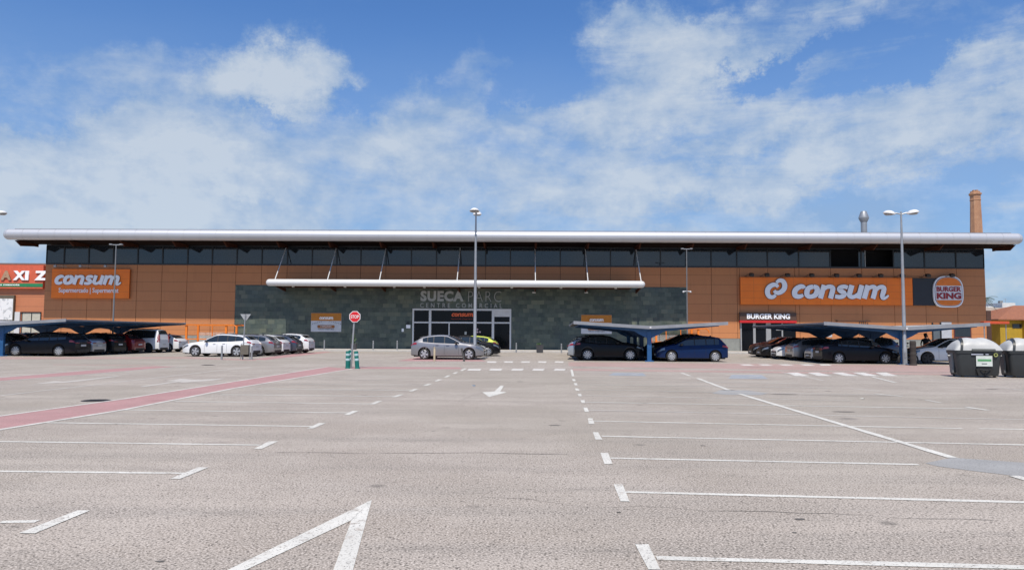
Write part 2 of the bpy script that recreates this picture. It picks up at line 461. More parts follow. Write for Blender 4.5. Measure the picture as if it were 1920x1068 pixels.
sheet(ar, [G(62, 719.8), G(103, 714), G(118, 715), G(220, 704.5), G(222, 705.2), G(150, 714.2), G(122, 716.8)], 0.0045)
sheet(ar, [G(310, 714), G(340, 709.5), G(362, 711.3), G(380, 711.2), G(422, 709), G(398, 713.2), G(345, 716.8), G(334, 715.8), G(268, 725), G(264, 724), G(330, 714.5)], 0.0045)
tag(ar.build('road_arrow', M_faint), kind='structure')
rs = MB()
sheet(rs, [G(-120, 832), G(0, 804.5), G(229, 767.8), G(440, 727), G(657, 691), G(615, 687.6), G(229, 748.6), G(0, 780.4), G(-120, 803)], 0.002)
sheet(rs, [G(-100, 724), G(0, 713.5), G(170, 700.5), G(332, 686.6), G(280, 686.6), G(170, 694), G(0, 708), G(-100, 716)], 0.002)
sheet(rs, [G(658, 690.8), G(866, 691.5), G(862, 688), G(640, 687.4)], 0.002)
sheet(rs, [G(745, 676.5), G(912, 677), G(897, 672.3), G(850, 670.5), G(790, 668)], 0.002)
sheet(rs, [G(475, 673), G(560, 662), G(610, 658.8), G(622, 659.5), G(560, 667), G(496, 674.5)], 0.002)
tag(rs.build('red_lane', M_red), kind='structure')
pk = MB()
sheet(pk, [G(1066, 686), G(1792, 699), G(1792, 685), G(1066, 678.5)], 0.002)
sheet(pk, [G(1074, 694.5), G(1792, 703), G(1792, 699.6), G(1074, 691)], 0.002)
sheet(pk, [G(0, 673), G(350, 672), G(480, 676.2), G(480, 673.5), G(350, 668.8), G(0, 669.3)], 0.002)
sheet(pk, [G(100, 683.7), G(300, 685.8), G(300, 684.6), G(100, 682.7)], 0.002)
tag(pk.build('faded_red_lane', M_pink), kind='structure')
re = MB()
line_px(re, (-60, 793.5), (0, 779.8), 0.1, 0.006); line_px(re, (0, 779.8), (229, 748), 0.1, 0.006); line_px(re, (229, 748), (615, 687.3), 0.1, 0.006)
line_px(re, (-60, 819), (0, 805.2), 0.12, 0.006); line_px(re, (0, 805.2), (229, 768.4), 0.12, 0.006); line_px(re, (229, 768.4), (440, 727.4), 0.12, 0.006); line_px(re, (440, 727.4), (660, 691.2), 0.12, 0.006)
line_px(re, (0, 707.6), (170, 693.6), 0.1, 0.006); line_px(re, (0, 714.5), (170, 701), 0.1, 0.006); line_px(re, (640, 687), (862, 687.7), 0.1, 0.006); line_px(re, (170, 701), (350, 686.4), .1, .006)
line_px(re, (745, 677.2), (912, 677.8), 0.16, 0.006)
tag(re.build('lane_edge_line', M_white), kind='structure')
zb = MB()
for (a, b) in [(879, 903), (920, 942), (961, 982), (1000.5, 1021.5), (1041, 1061)]:
    quad_px(zb, [(a - 3, 694.2), (b - 3, 694.5), (b, 691.2), (a, 691)])
for (a, b) in [(914, 931), (946, 962), (978, 994), (1010, 1025), (1041, 1057)]:
    quad_px(zb, [(a - 1, 679.4), (b - 1, 679.6), (b, 677.2), (a, 677)])
for (a, b) in [(1487, 1513), (1526, 1556), (1571, 1607), (1611, 1645), (1653, 1680)]:
    quad_px(zb, [(a - 12, 698.4), (a + 8, 698), (b + 4, 704.6), (b - 22, 704.4)])
for (a, b) in [(1390, 1415), (1425, 1450), (1462, 1490), (1502, 1530), (1540, 1560)]:
    quad_px(zb, [(a - 4, 682.8), (a + 14, 682.6), (b, 685), (b - 20, 685)])
tag(zb.build('zebra_crossing', paint_mat('zebra_paint', (0.70, 0.68, 0.64), 0.5, 0.15)), kind='structure')
bl = MB()
quad_px(bl, [(1141, 703.5), (1212, 704.5), (1206, 699), (1150, 698.5)], 0.003); quad_px(bl, [(1366, 709.5), (1440, 710), (1428, 702.5), (1372, 702)], 0.003)
tag(bl.build('blue_bay_symbol', M_blue), kind='structure')
bs = MB()
for x, y in ((1177, 701.4), (1401, 706.2)):
    line_px(bs, (x - 14, y - .6), (x + 12, y + .2), 0.10, 0.0062); line_px(bs, (x + 4, y + 1.2), (x + 22, y - 1.4), 0.09, 0.0066)
tag(bs.build('bay_symbol_strokes', M_faint), kind='structure')
pt = MB()
sheet(pt, [G(1735, 868), G(1784, 857.5), G(1850, 862), G(1990, 872), G(1990, 896), G(1920, 893.5), G(1897, 891), G(1820, 882), G(1760, 874)], 0.003)
sheet(pt, [G(1335, 737), G(1350, 731), G(1400, 731.5), G(1440, 736.5), G(1428, 740), G(1360, 739.5)], 0.003)
tag(pt.build('grey_ground_patch', M_patch), kind='structure')
# cracks, joints, one wide dark strip, sunken repairs
cr = MB()
def crack_or_strip(pts, w, amp=0.05, seed=0):
    P3 = [G(*p) for p in pts]; L = []; Rr = []
    for a, b in zip(P3, P3[1:]):
        n = max(3, int((b - a).length / 0.25))
        for i in range(n):
            p = a.lerp(b, i / n)
            o = noise.noise(Vector((p.x * 1.3, p.y * 1.3, seed))) * amp * 3
            ww = w * max(0.05, 0.6 + 0.9 * noise.noise(Vector((p.x * 2.1, p.y * 2.3, seed + 9))))
            L.append((p.x, p.y + o + ww, 0.0025)); Rr.append((p.x, p.y + o - ww, 0.0025))
    cr.grid([L, Rr])
crack_or_strip([(520, 847), (700, 848.5), (900, 850), (1110, 852)], 0.012, 0.05, 1)
crack_or_strip([(0, 905), (180, 868), (330, 800), (545, 757)], 0.008, 0.07, 2)
crack_or_strip([(1253, 735.5), (1400, 738), (1480, 740), (1690, 743)], 0.03, 0.03, 3)
crack_or_strip([(900, 930), (1200, 950), (1500, 960), (1920, 975)], 0.007, 0.1, 4)
crack_or_strip([(860, 752), (895, 737), (935, 735)], 0.03, 0.08, 5)
crack_or_strip([(1790, 697.5), (1620, 696.5)], 0.12, 0.02, 6)  # wide dark strip laid on the asphalt, drawn like the cracks
tag(cr.build('crack_and_dark_strip', M_dark), kind='structure')
dr = MB()
def blob(px, py, rx, ry, k=9, z=0.0032):
    c = G(px, py); dr.add([(c.x + rx * math.cos(6.283 * i / k) * random.uniform(.8, 1.15), c.y + ry * math.sin(6.283 * i / k) * random.uniform(.8, 1.15), z) for i in range(k)], [tuple(range(k))])
for a in [(1583, 771.5, .26, .09), (1040, 797, .10, .05), (1415, 688, .45, .12), (1086, 687.5, .4, .1), (1500, 973, .05, .03), (1365, 731, .25, .1), (1470, 738.6, .35, .1), (975, 715, .12, .1), (1318, 835, .04, .03),
          (1860, 729, .2, .1), (1553, 733, .1, .06), (1160, 960, .02, .02), (300, 1052, .03, .02), (812, 808, .03, .02), (1490, 998, .02, .02)]:
    blob(*a)
tag(dr.build('asphalt_repair', M_dark), kind='structure')
# pavement along the building with a kerb
kb = MB(); kb.bbox(-52, 52, -5.0, -0.0, -0.05, 0.14, 0.02)
tag(kb.build('pavement', M_concrete, mx=BM.copy()), kind='structure')
kb = MB(); kb.box(-52, 52, -5.16, -5.004, -0.05, 0.136)
tag(kb.build('kerb', plain('kerb_stone', (0.47, 0.45, 0.42), 0.85), mx=BM.copy()), kind='structure')
for i, (x, y) in enumerate([(180, 750.6), (390, 684.2)]):
    c = G(x, y); mc = MB(); mc.lathe([(0.001, .012), (.24, .012), (.25, .006), (.30, .008), (.31, 0)], 24, c)
    for k in range(-3, 4): mc.box(c.x + k * .06 - .012, c.x + k * .06 + .012, c.y - .15, c.y + .15, .012, .016)
    tag(mc.build('manhole_cover', plain('cast_iron', (0.05, 0.045, 0.04), 0.6, metal=0.6), smooth=30),
        ['dark round iron manhole cover beside the long red lane', 'dark manhole cover in front of the row of white parked cars'][i], 'manhole cover', 'manhole covers in the car park')
# ------------------------------------------------------------------ the shopping centre
GZ = 0.14
def f_clad(base, dark, rowh):
    def fn(t, b):
        co = t.new('ShaderNodeTexCoord').outputs['Object']
        x, y, z = t.sep(co)
        row = t.math('FLOOR', t.math('DIVIDE', z, rowh))
        col = t.math('FLOOR', t.math('DIVIDE', x, 2.33))
        wn = t.new('ShaderNodeTexWhiteNoise'); t.put(wn.inputs['Vector'], t.comb(col, row, 0.0))
        n = t.noise(co, 0.7, 6, 0.6); st = t.noise(t.mapping(co, scale=(3.0, 1, .25)), 1.5, 6, 0.7)
        c = t.mix(wn.outputs[0], base, tuple(q * 0.94 for q in base))
        c = t.mix(t.ramp(n, 0.35, 0.7, 0, 0.35), c, dark)
        c = t.mix(t.ramp(st, 0.50, 0.75, 0, 0.42), c, tuple(q * 0.7 for q in base))
        fr = t.math('FRACT', t.math('DIVIDE', z, rowh))
        seam = t.math('LESS_THAN', fr, 0.035)
        c = t.mix(t.math('MULTIPLY', seam, 0.55), c, (0.06, 0.03, 0.02))
        t.put(b.inputs['Base Color'], c)
        t.put(b.inputs['Normal'], t.bump(t.math('ADD', t.math('MULTIPLY', seam, -0.5), t.math('MULTIPLY', n, .25)), 0.4, 0.03))
    return fn
M_clad = material('orange_cladding', f_clad((0.50, 0.208, 0.085), (0.45, 0.18, 0.075), 0.905), rough=0.55, spec=0.35)
M_clad2 = material('neighbour_cladding', f_clad((0.50, 0.19, 0.09), (0.45, 0.16, 0.08), 1.1), rough=0.55)
def f_slate(t, b):
    co = t.new('ShaderNodeTexCoord').outputs['Object']
    x, y, z = t.sep(co)
    row = t.math('FLOOR', t.math('DIVIDE', z, 0.40))
    xs = t.math('ADD', t.math('DIVIDE', x, 0.62), t.math('MULTIPLY', row, 0.37))
    col = t.math('FLOOR', xs)
    wn = t.new('ShaderNodeTexWhiteNoise'); t.put(wn.inputs['Vector'], t.comb(col, row, 3.0))
    wn2 = t.new('ShaderNodeTexWhiteNoise'); t.put(wn2.inputs['Vector'], t.comb(row, col, 8.0))
    n = t.noise(co, 2.2, 8, 0.7); n2 = t.noise(co, 0.35, 4, 0.6)
    c = t.mix(wn.outputs[0], (0.040, 0.058, 0.052), (0.105, 0.130, 0.105))
    c = t.mix(t.ramp(wn2.outputs[0], 0.84, 0.90, 0, 0.38), c, (0.21, 0.215, 0.15))
    c = t.mix(t.ramp(wn2.outputs[0], 0.16, 0.10, 0, 0.5), c, (0.045, 0.055, 0.06))
    c = t.mix(t.ramp(n, 0.35, 0.75, 0, 0.55), c, (0.125,0.145,0.115))
    c = t.mix(t.ramp(n, 0.42, 0.22, 0, 0.6), c, (0.035, 0.05, 0.055))
    c = t.mix(t.ramp(n2, 0.45, 0.7, 0, 0.4), c, (0.045, 0.075, 0.085))
    fz = t.math('FRACT', t.math('DIVIDE', z, 0.40)); fx = t.math('FRACT', xs)
    j = t.math('MAXIMUM', t.math('LESS_THAN', fz, 0.03), t.math('LESS_THAN', fx, 0.02))
    c = t.mix(t.math('MULTIPLY', j, 0.75), c, (0.022, 0.026, 0.026))
    t.put(b.inputs['Base Color'], c)
    t.put(b.inputs['Normal'], t.bump(t.math('ADD', n, t.math('MULTIPLY', wn.outputs[0], 0.5)), 0.5, 0.02))
M_slate = material('green_slate', f_slate, rough=0.55, spec=0.4)
M_plinth = plain('grey_plinth', (0.24, 0.25, 0.235), 0.8)
M_backing = plain('wall_backing', (0.05, 0.03, 0.022), 0.8)
M_alu = satin('silver_metal', (0.50, 0.51, 0.54), 0.42, metal=0.35)
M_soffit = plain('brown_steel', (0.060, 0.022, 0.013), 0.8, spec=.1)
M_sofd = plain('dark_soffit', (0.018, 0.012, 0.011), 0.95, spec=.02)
M_glass = plain('dark_window_glass', (0.016, 0.022, 0.030), 0.05, spec=0.75)
M_dglass = plain('dark_door_glass', (0.004, 0.005, 0.008), 0.08, spec=0.2)
M_frame = plain('black_frame', (0.012, 0.014, 0.018), 0.4)
M_void = plain('dark_interior', (0.006, 0.006, 0.008), 0.9)
M_roof = plain('roof_sheet', (0.16, 0.16, 0.165), 0.6)
M_whitemetal = satin('white_metal', (0.60, 0.61, 0.62), 0.45)
M_galv = plain('galvanised_steel', (0.36, 0.37, 0.38), 0.45, metal=0.5)

B = empty('shopping_centre', BM.copy())
tag(B, 'long orange clad shopping centre with green slate middle, high glass band and tubular silver eaves', 'shopping centre')
uL, _ = W(83, 560); uR, _ = W(1848, 560)
ZT = 7.96            # top of cladding = bottom of the glass band
ZS = 9.87            # soffit
ZSTONE = 6.10
ZPL = 1.32
sx0, sx1 = W(441, 560)[0], W(1288, 560)[0]
ex0, ex1 = W(773, 600)[0], W(958.5, 600)[0]; ez = 3.96
bx0, bx1 = W(1388, 620)[0], W(1492, 620)[0]; bz = 2.92
mull = [84, 120.2, 166.3, 212.6, 258.4, 305, 352, 398, 444.4, 491.3, 539, 585.4, 631.7, 676.6, 724, 771.4, 818.5, 862.8, 910.7, 957, 1003.6, 1050.6, 1098, 1144.7, 1191, 1238.4, 1286, 1333.3, 1381.5, 1439, 1497.6, 1556.5, 1615, 1675, 1733.5, 1792.4, 1847.5]
mu = [W(x, 480)[0] for x in mull]; mu[0] = uL; mu[-1] = uR
DEP = 38.0
# body behind the cladding
m = MB()
m.box(uL + .03, ex0 - .02, 0.10, 0.5, GZ, ZT - .02); m.box(ex1 + .02, bx0 - .02, 0.10, 0.5, GZ, ZT - .02); m.box(bx1 + .02, uR - .03, 0.10, 0.5, GZ, ZT - .02)
m.box(ex0 - .02, ex1 + .02, 0.10, 0.5, ez + .02, ZT - .02); m.box(bx0 - .02, bx1 + .02, 0.10, 0.5, bz + .02, ZT - .02)
m.box(uL + .03, uL + .33, 0.5, DEP, GZ - .2, ZS - .1); m.box(uR - .33, uR - .03, 0.5, DEP, GZ - .2, ZS - .1); m.box(uL + .03, uR - .03, DEP, DEP + .3, GZ - .2, ZS - .1)
m.build('backing_wall', M_backing, B)
cl = MB()
def panels(u0, u1, z0, z1):
    cuts = [u0] + [q for q in mu if u0 + .15 < q < u1 - .15] + [u1]
    for a, b in zip(cuts, cuts[1:]): cl.box(a + .018, b - .018, 0.0, 0.095, z0, z1)
panels(uL, sx0, ZPL, ZT); panels(sx0, sx1, ZSTONE + .012, ZT); panels(sx1, bx0, ZPL, ZT); panels(bx0, bx1, 3.72, ZT); panels(bx1, uR, ZPL, ZT)
k = 0
for s_ in (-1, 1):      # end walls, panels along the depth
    for i in range(8):
        u = uL - .07 if s_ < 0 else uR - .02
        cl.box(u, u + .09, .12 + i * 4.7, .12 + i * 4.7 + 4.66, ZPL, ZS - .15)
cl.build('cladding', M_clad, B)
for a, b in ((uL, sx0 - .01), (sx1 + .01, bx0 - .05), (bx1 + .05, uR)):
    m = MB(); m.box(a, b, 0.02, .097, GZ, ZPL - .01); m.build('plinth', M_plinth, B)
m = MB()
m.box(sx0, ex0 - .03, -0.02, .09, GZ, ZSTONE); m.box(ex1 + .03, sx1, -0.02, .09, GZ, ZSTONE); m.box(ex0 - .03, ex1 + .03, -0.02, .09, ez + .03, ZSTONE)
m.build('slate_wall', M_slate, B)
# glass band
m = MB()
m.box(uL, uR, 0.0, .14, ZT + .003, ZT + .16); m.box(uL, uR, 0.0, .14, ZS - .14, ZS - .004)
for q in mu: m.box(max(uL, q - .055), min(uR, q + .055), -.02, .13, ZT + .163, ZS - .143)
m.build('window_frame', M_frame, B)
m = MB(); m.box(uL + .05, uR - .05, 1.6, 1.7, ZT - .3, ZS - .05); m.build('dark_interior', M_void, B)
openx = [(1556.5, 1610), (1622, 1675)]
wp = None
for i, (a, b) in enumerate(zip(mu, mu[1:])):
    if 31 <= i <= 32: continue
    m = MB(); m.box(a + .056, b - .056, .05, .07, ZT + .162, ZS - .142)
    m.build('window_pane', M_glass, B)
m = MB(); a, b = W(1610, 480)[0], W(1622, 480)[0]; m.box(a, b, .05, .09, ZT + .162, ZS - .142); m.build('window_pane', M_glass, B)
m = MB(); c_ = W(1622, 480)[0]; m.box(c_ - .03, c_ + .03, -.01, .06, ZT + .162, ZS - .142); m.build('window_post', M_galv, B)
for q in (uR, uL):
    m = MB(); m.box(q - .02, q + .02, .14, DEP, ZT + .2, ZS - .15); m.build('side_glazing', M_glass, B)
# roof
tr, tv, tz = 0.49, -3.70, 10.36
tu0, tu1 = W(8, 440, 3.7)[0], W(1916, 446, 3.7)[0]
m = MB(); m.prism([(-3.6, 10.5), (-3.6, 10.86), (6, 11.25), (20, 11.45), (DEP + 1.5, 11.0), (DEP + 1.5, 10.4), (0, 10.0)], tu0 + 1.2, tu1 - 1.2, 'x')
m.box(tu0 + .9, tu1 - .9, -3.65, -3.2, 10.80, 10.90)
rf = m.build('roof', M_roof, B)
m = MB()
nseg = 62; L_ = (tu1 - tu0 - .9)
for i in range(nseg):
    a = tu0 + .45 + L_ * i / nseg; b = tu0 + .45 + L_ * (i + 1) / nseg
    m.lathe([(tr, a + .012), (tr, b - .012)], 24, (0, tv, tz), 'x') if 0 else m.cyl((a + .010, tv, tz), (b - .010, tv, tz), tr, tr, 28, False)
m.cyl((tu0 + .4, tv, tz), (tu1 - .4, tv, tz), tr - .012, tr - .012, 28, False)
for s_, u in ((-1, tu0 + .45), (1, tu1 - .45)):
    b0 = len(m.v)
    prof = [(tr * math.cos(a), s_ * .45 * math.sin(a)) for a in [i * math.pi / 2 / 8 for i in range(9)]]
    m.lathe([(max(r, .001), h) for r, h in prof], 28, (0, 0, 0), 'x')
    for i in range(b0, len(m.v)):
        x, y, z = m.v[i]; m.v[i] = (x + u, y + tv, z + tz)
m.build('eaves_tube', M_alu, B, 35)
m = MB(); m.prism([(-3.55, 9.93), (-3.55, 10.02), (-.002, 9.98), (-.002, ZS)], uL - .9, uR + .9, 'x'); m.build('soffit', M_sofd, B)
fin0 = None
for i, q in enumerate(mu[::2] + [uL - .8, uR + .8]):
    if i == 0 or q == uR: continue
    if fin0 is None:
        m = MB(); m.prism([(-.03, 9.86), (-.03, 9.62), (-.5, 9.62), (-2.55, 9.42), (-3.4, 9.86)], -.06, .06, 'x')
        m.box(-.14, .14, -2.9, -.1, 9.835, 9.86)
        fin0 = m.build('eaves_bracket', M_soffit, B); f_ = fin0
    else: f_ = link_mesh('eaves_bracket', fin0.data, B)
    f_.location = (q, 0, 0)
m = MB(); m.box(tu0 + 1.0, uL - .95, -2.9, -.3, 9.9, 10.0); m.box(uR + .95, tu1 - 1.0, -2.9, -.3, 9.9, 10.0); m.build('end_soffit', M_soffit, B)
# entrance canopy
cu0, cu1 = W(499, 530, 3.3)[0], W(1209.5, 533, 3.3)[0]
ca = empty('entrance_canopy'); ca.parent = B
m = MB(); r_ = .31; cv, cz = -3.3, 6.13
m.cyl((cu0 + .3, cv, cz), (cu1 - .3, cv, cz), r_, r_, 24, False)
for s_, u in ((-1, cu0 + .3), (1, cu1 - .3)):
    b0 = len(m.v); m.lathe([(max(.001, r_ * math.cos(a)), s_ * .3 * math.sin(a)) for a in [i * math.pi / 12 for i in range(7)]], 24, (0, 0, 0), 'x')
    for i in range(b0, len(m.v)):
        x, y, z = m.v[i]; m.v[i] = (x + u, y + cv, z + cz)
m.build('canopy_tube', M_whitemetal, ca, 35)
m = MB(); m.prism([(-3.2, 5.95), (-3.2, 6.2), (-.1, 6.07), (-.1, 5.86)], cu0 + .9, cu1 - .9, 'x'); m.build('canopy_soffit', M_soffit, ca)
for px in (537, 631, 724, 862.8, 1003, 1097, 1192):
    u = W(px, 480)[0]
    m = MB(); m.prism([(-.06, 5.86), (-.06, 5.5), (-3.05, 5.8), (-3.05, 5.9)], u - .05, u + .05, 'x'); m.build('canopy_beam', M_soffit, ca)
    m = MB(); m.cyl((u, -3.25, 6.38), (u, -.12, 9.7), .045, .045, 10); m.build('hanger_strut', M_whitemetal, ca, 40)
for px in (560, 655, 745, 800, 900, 960, 1050, 1150):
    u = W(px, 545)[0]; m = MB(); m.cyl((u, -1.8, 5.80), (u, -1.8, 5.93), .11, .13, 12); m.build('canopy_light', M_whitemetal, ca, 40)
# main entrance
en = empty('entrance'); en.parent = B
m = MB()
def U(x): return W(x, 620)[0]
z_tr = W(865, 604.5)[1]
m.box(U(773), U(776), -.06, .12, GZ, ez); m.box(U(955.5), U(958.5), -.06, .12, GZ, ez); m.box(U(776) + .002, U(955.5) - .002, -.06, .12, ez - .17, ez)
m.box(U(804), U(808.5), -.09, .12, GZ, ez - .172); m.box(U(922), U(926.5), -.09, .12, GZ, ez - .172)
m.box(U(841), U(843), -.04, .12, GZ, z_tr - .07)
for a, b in ((776, 804), (808.5, 922), (926.5, 955.5)): m.box(U(a) + .002, U(b) - .002, -.05, .10, z_tr - .068, z_tr + .068)
m.build('door_frame', M_whitemetal, en)
m = MB(); m.box(U(926.5) + .003, U(955.5) - .003, -.03, .08, W(940, 593.5)[1], ez - .174); m.build('white_panel', plain('white_panel', (0.60, 0.60, 0.60), 0.5), en)
for a, b in ((776, 804), (808.5, 922), (926.5, 955.5)):
    m = MB(); m.box(U(a) + .01, U(b) - .01, .02, .04, z_tr + .07, (ez - .18) if b < 950 else W(940, 593.8)[1]); m.build('transom_pane', M_dglass, en)
for a, b in ((776, 804), (808.5, 841), (843, 922), (926.5, 955.5)):
    m = MB(); m.box(U(a) + .01, U(b) - .01, .03, .05, GZ + .02, z_tr - .07); m.build('door_pane', M_dglass, en)
# restaurant entrance
en = empty('restaurant_entrance'); en.parent = B
m = MB()
m.box(U(1388), U(1390.5), -.04, .14, GZ, bz); m.box(U(1412), U(1416.5), -.06, .14, GZ, bz)
m.box(U(1436), U(1445), -.10, .16, GZ, bz); m.box(U(1465.5), U(1468), -.03, .12, GZ, bz); m.box(U(1455), U(1465.4), -.03, .1, 2.1, 2.35); m.box(U(1468.1), U(1474), -.03, .1, 2.1, 2.35)
m.build('door_frame', plain('grey_door_frame', (0.30, 0.31, 0.32), 0.5), en)
for a, b in ((1390.5, 1412), (1416.5, 1436), (1445, 1465.5), (1468, 1492)):
    m = MB(); m.box(U(a) + .01, U(b) - .01, .05, .07, GZ + .02, bz - .01); m.build('door_pane', M_dglass, en)
m = MB(); m.box(bx0 + .02, bx1 - .02, .4, .5, GZ, bz); m.build('dark_interior', M_void, en)
# small windows, panels and grilles of the ground floor on the restaurant side
m = MB(); m.box(U(1788), U(1821), -.03, .01, 1.5, 2.75); w_ = m.build('window', plain('dark_red_frame', (0.12, 0.03, 0.025), 0.5), B)
m = MB(); m.box(U(1790), U(1819), -.045, -.031, 1.6, 2.65); m.build('pane', M_glass, w_)
m = MB(); m.box(U(1765), U(1784), -.05, .01, GZ + .8, 2.95); m.build('wall_panel', plain('light_grey_panel', (0.42, 0.44, 0.48), 0.5), B)
m = MB(); m.box(U(1747), U(1749.5), -.06, .01, GZ, 2.9); m.box(U(1762), U(1764.8), -.06, .01, GZ, 2.9); m.box(U(1749.6), U(1761.9), -.06, .01, 2.6, 2.75)
d_ = m.build('side_door', M_frame, B); m = MB(); m.box(U(1749.6), U(1761.9), -.03, .01, GZ, 2.59); m.build('pane', plain('bluish_glass', (0.10, 0.12, 0.14), 0.1), d_)
m = MB(); m.box(U(1567), U(1628), -.5, -.42, 2.98, 3.06); m.box(U(1567), U(1570), -.42, .0, 2.98, 3.06); m.box(U(1625), U(1628), -.42, 0, 2.98, 3.06)
for k in range(4): m.box(U(1611 + k * 3.6), U(1611 + k * 3.6) + .06, -.06, .0, 1.7, 3.0)
m.build('awning_frame', plain('brown_metal', (0.07, 0.035, 0.025), 0.5), B)
m = MB(); m.box(U(1532), U(1560), -.02, .01, 1.5, 2.8); m.build('wall_panel', plain('light_grey_panel', (0.42, 0.44, 0.48), 0.5), B)
# chimney pipe on the roof
vt = empty('roof_vent', BM @ Matrix.Translation((W(1620, 430, -6)[0], 6.0, 11.1)))
tag(vt, 'galvanised kitchen exhaust stack with flared cowl standing on the roof', 'roof vent')
zt = 1.55 + (632 - 397) * 79 / F - 11.1
m = MB(); m.lathe([(.30, 0), (.30, zt - 1.15)], 20); m.build('duct', M_galv, vt, 40)
m = MB(); m.lathe([(.30, zt - 1.15), (.50, zt - .75), (.50, zt - .62), (.28, zt - .02), (.24, zt), (.001, zt)], 20); m.build('cowl', M_galv, vt, 40)
m = MB(); m.lathe([(.36, -.1), (.36, .55), (.31, .58)], 16); m.build('collar', M_frame, vt, 40)
m = MB(); m.tube([(-.62, -.1, 0) and (-.62, 0, -.1), (-.62, 0, .75), (-.3, 0, .75)], .03); m.build('bracket', M_galv, vt)

# ------------------------------------------------------------------ lettering
def smoothpath(pts, n=6):
    out = []
    for i in range(len(pts) - 1):
        p0 = pts[max(i - 1, 0)]; p1 = pts[i]; p2 = pts[i + 1]; p3 = pts[min(i + 2, len(pts) - 1)]
        for k in range(n):
            t = k / n
            out.append(tuple(0.5 * (2 * p1[j] + (p2[j] - p0[j]) * t + (2 * p0[j] - 5 * p1[j] + 4 * p2[j] - p3[j]) * t * t + (3 * p1[j] - p0[j] - 3 * p2[j] + p3[j]) * t ** 3) for j in range(len(p1))))
    return out + [tuple(pts[-1])]
# pen strokes of the bold slanted word: x, z, pen width
LET = {
 'c': (0.74, [[(.66, .74, .20), (.58, .84, .24), (.42, .87, .27), (.22, .72, .30), (.15, .48, .31), (.24, .22, .30), (.44, .13, .26), (.60, .17, .22), (.70, .26, .16)]]),
 'o': (0.92, [[(.44, .87, .25), (.20, .76, .29), (.15, .48, .31), (.24, .22, .29), (.44, .13, .25), (.68, .24, .29), (.74, .52, .31), (.66, .78, .29), (.44, .87, .25)]]),
 'n': (0.96, [[(.15, .99, .28), (.15, .5, .29), (.15, .01, .29)], [(.16, .60, .2), (.32, .82, .22), (.52, .87, .25), (.70, .78, .28), (.74, .55, .29), (.74, .01, .29)]]),
 's': (0.70, [[(.64, .80, .22), (.44, .88, .24), (.22, .82, .26), (.17, .68, .27), (.30, .55, .28), (.48, .44, .28), (.56, .30, .27), (.46, .15, .25), (.26, .12, .24), (.04, .17, .22)]]),
 'u': (0.98, [[(.17, .99, .29), (.17, .5, .29), (.18, .26, .28), (.34, .13, .25), (.52, .16, .22), (.70, .36, .2)], [(.76, .99, .29), (.76, .5, .29), (.76, .01, .29)]]),
 'm': (1.55, [[(.15, .99, .28), (.15, .5, .29), (.15, .01, .29)], [(.16, .60, .2), (.30, .82, .22), (.48, .87, .25), (.62, .78, .27), (.66, .55, .28), (.66, .01, .28)],
              [(.68, .60, .2), (.82, .82, .22), (1.0, .87, .25), (1.14, .78, .27), (1.17, .55, .28), (1.17, .22, .26), (1.26, .04, .2), (1.42, .10, .15), (1.52, .26, .09)]]),
}
def script_word(x, z, w, h, y=-.05, depth=.06, grow=0.0):
    # the word "consum"
    mb = MB(); pen = 0.0; strokes = []
    for ch in 'consum':
        adv, st = LET[ch]
        for s_ in st: strokes.append([(p[0] + pen, p[1], p[2]) for p in s_])
        pen += adv - .02
    sh = 0.24; tot = pen + sh - .05
    for k, s_ in enumerate(strokes):
        sp = smoothpath(s_, 5)
        pts = [(x + (p[0] + sh * p[1]) / tot * w, z + p[1] * h) for p in sp]
        wd = [(p[2] * w / tot + grow * 2) for p in sp]
        if grow:   # lengthen the ends so the rim shows all round
            pass
        yy = y - (k % 5) * .002
        mb.ribbon(pts, wd, yy, yy - depth)
    return mb
def cc_logo(x, z, s, y, depth, grow=0.0):
    mb = MB()
    a = [(.62, .60, .13), (.52, .69, .17), (.36, .70, .20), (.18, .56, .22), (.14, .36, .22), (.24, .16, .20), (.42, .12, .17), (.55, .22, .13)]
    pa = smoothpath(a, 6); 
    for k, q in enumerate((pa, [(1.07 - p[0], 1.03 - p[1], p[2]) for p in pa])):
        mb.ribbon([(x + (p[0] + .12 * p[1]) * s, z + p[1] * s) for p in q], [p[2] * 1.05 * s + grow * 2 for p in q], y - k * .003, y - k * .003 - depth)
    return mb
M_letter = satin('white_sign_letter', (0.88, 0.89, 0.92), 0.4)
M_rim = plain('grey_letter_rim', (0.16, 0.10, 0.09), 0.5)
def f_signorange(t, b):
    co = t.new('ShaderNodeTexCoord').outputs['Object']; x, y, z = t.sep(co)
    n = t.noise(co, 0.8, 5, 0.6)
    c = t.mix(t.ramp(n, .3, .7), (0.92, 0.20, 0.006), (0.84, 0.175, 0.006))
    s1 = t.math('LESS_THAN', t.math('FRACT', t.math('DIVIDE', x, 1.24)), .018); s2 = t.math('LESS_THAN', t.math('FRACT', t.math('DIVIDE', z, .62)), .03)
    c = t.mix(t.math('MULTIPLY', t.math('MAXIMUM', s1, s2), .6), c, (0.2, .06, .02))
    t.put(b.inputs['Base Color'], c)
M_orange = material('orange_sign', f_signorange, rough=0.45)
M_dorange = plain('orange_trim', (0.78, 0.19, 0.015), 0.45)
def board(name, px0, py0, px1, py1, out, thick, mat, label, cat, group=None):
    pm = ((px0 + px1) / 2, (py0 + py1) / 2)
    u0, u1 = W(px0, pm[1], out)[0], W(px1, pm[1], out)[0]; z1, z0 = W(pm[0], py0, out)[1], W(pm[0], py1, out)[1]
    e = empty(name, BM @ Matrix.Translation((u0, -out, z0))); tag(e, label, cat, group)
    w, h = u1 - u0, z1 - z0
    m = MB(); m.bbox(0, w, 0, thick, 0, h, .015); m.build('panel', mat, e)
    return e, w, h
def lx(px, px0, px1, w): return (px - px0) / (px1 - px0) * w
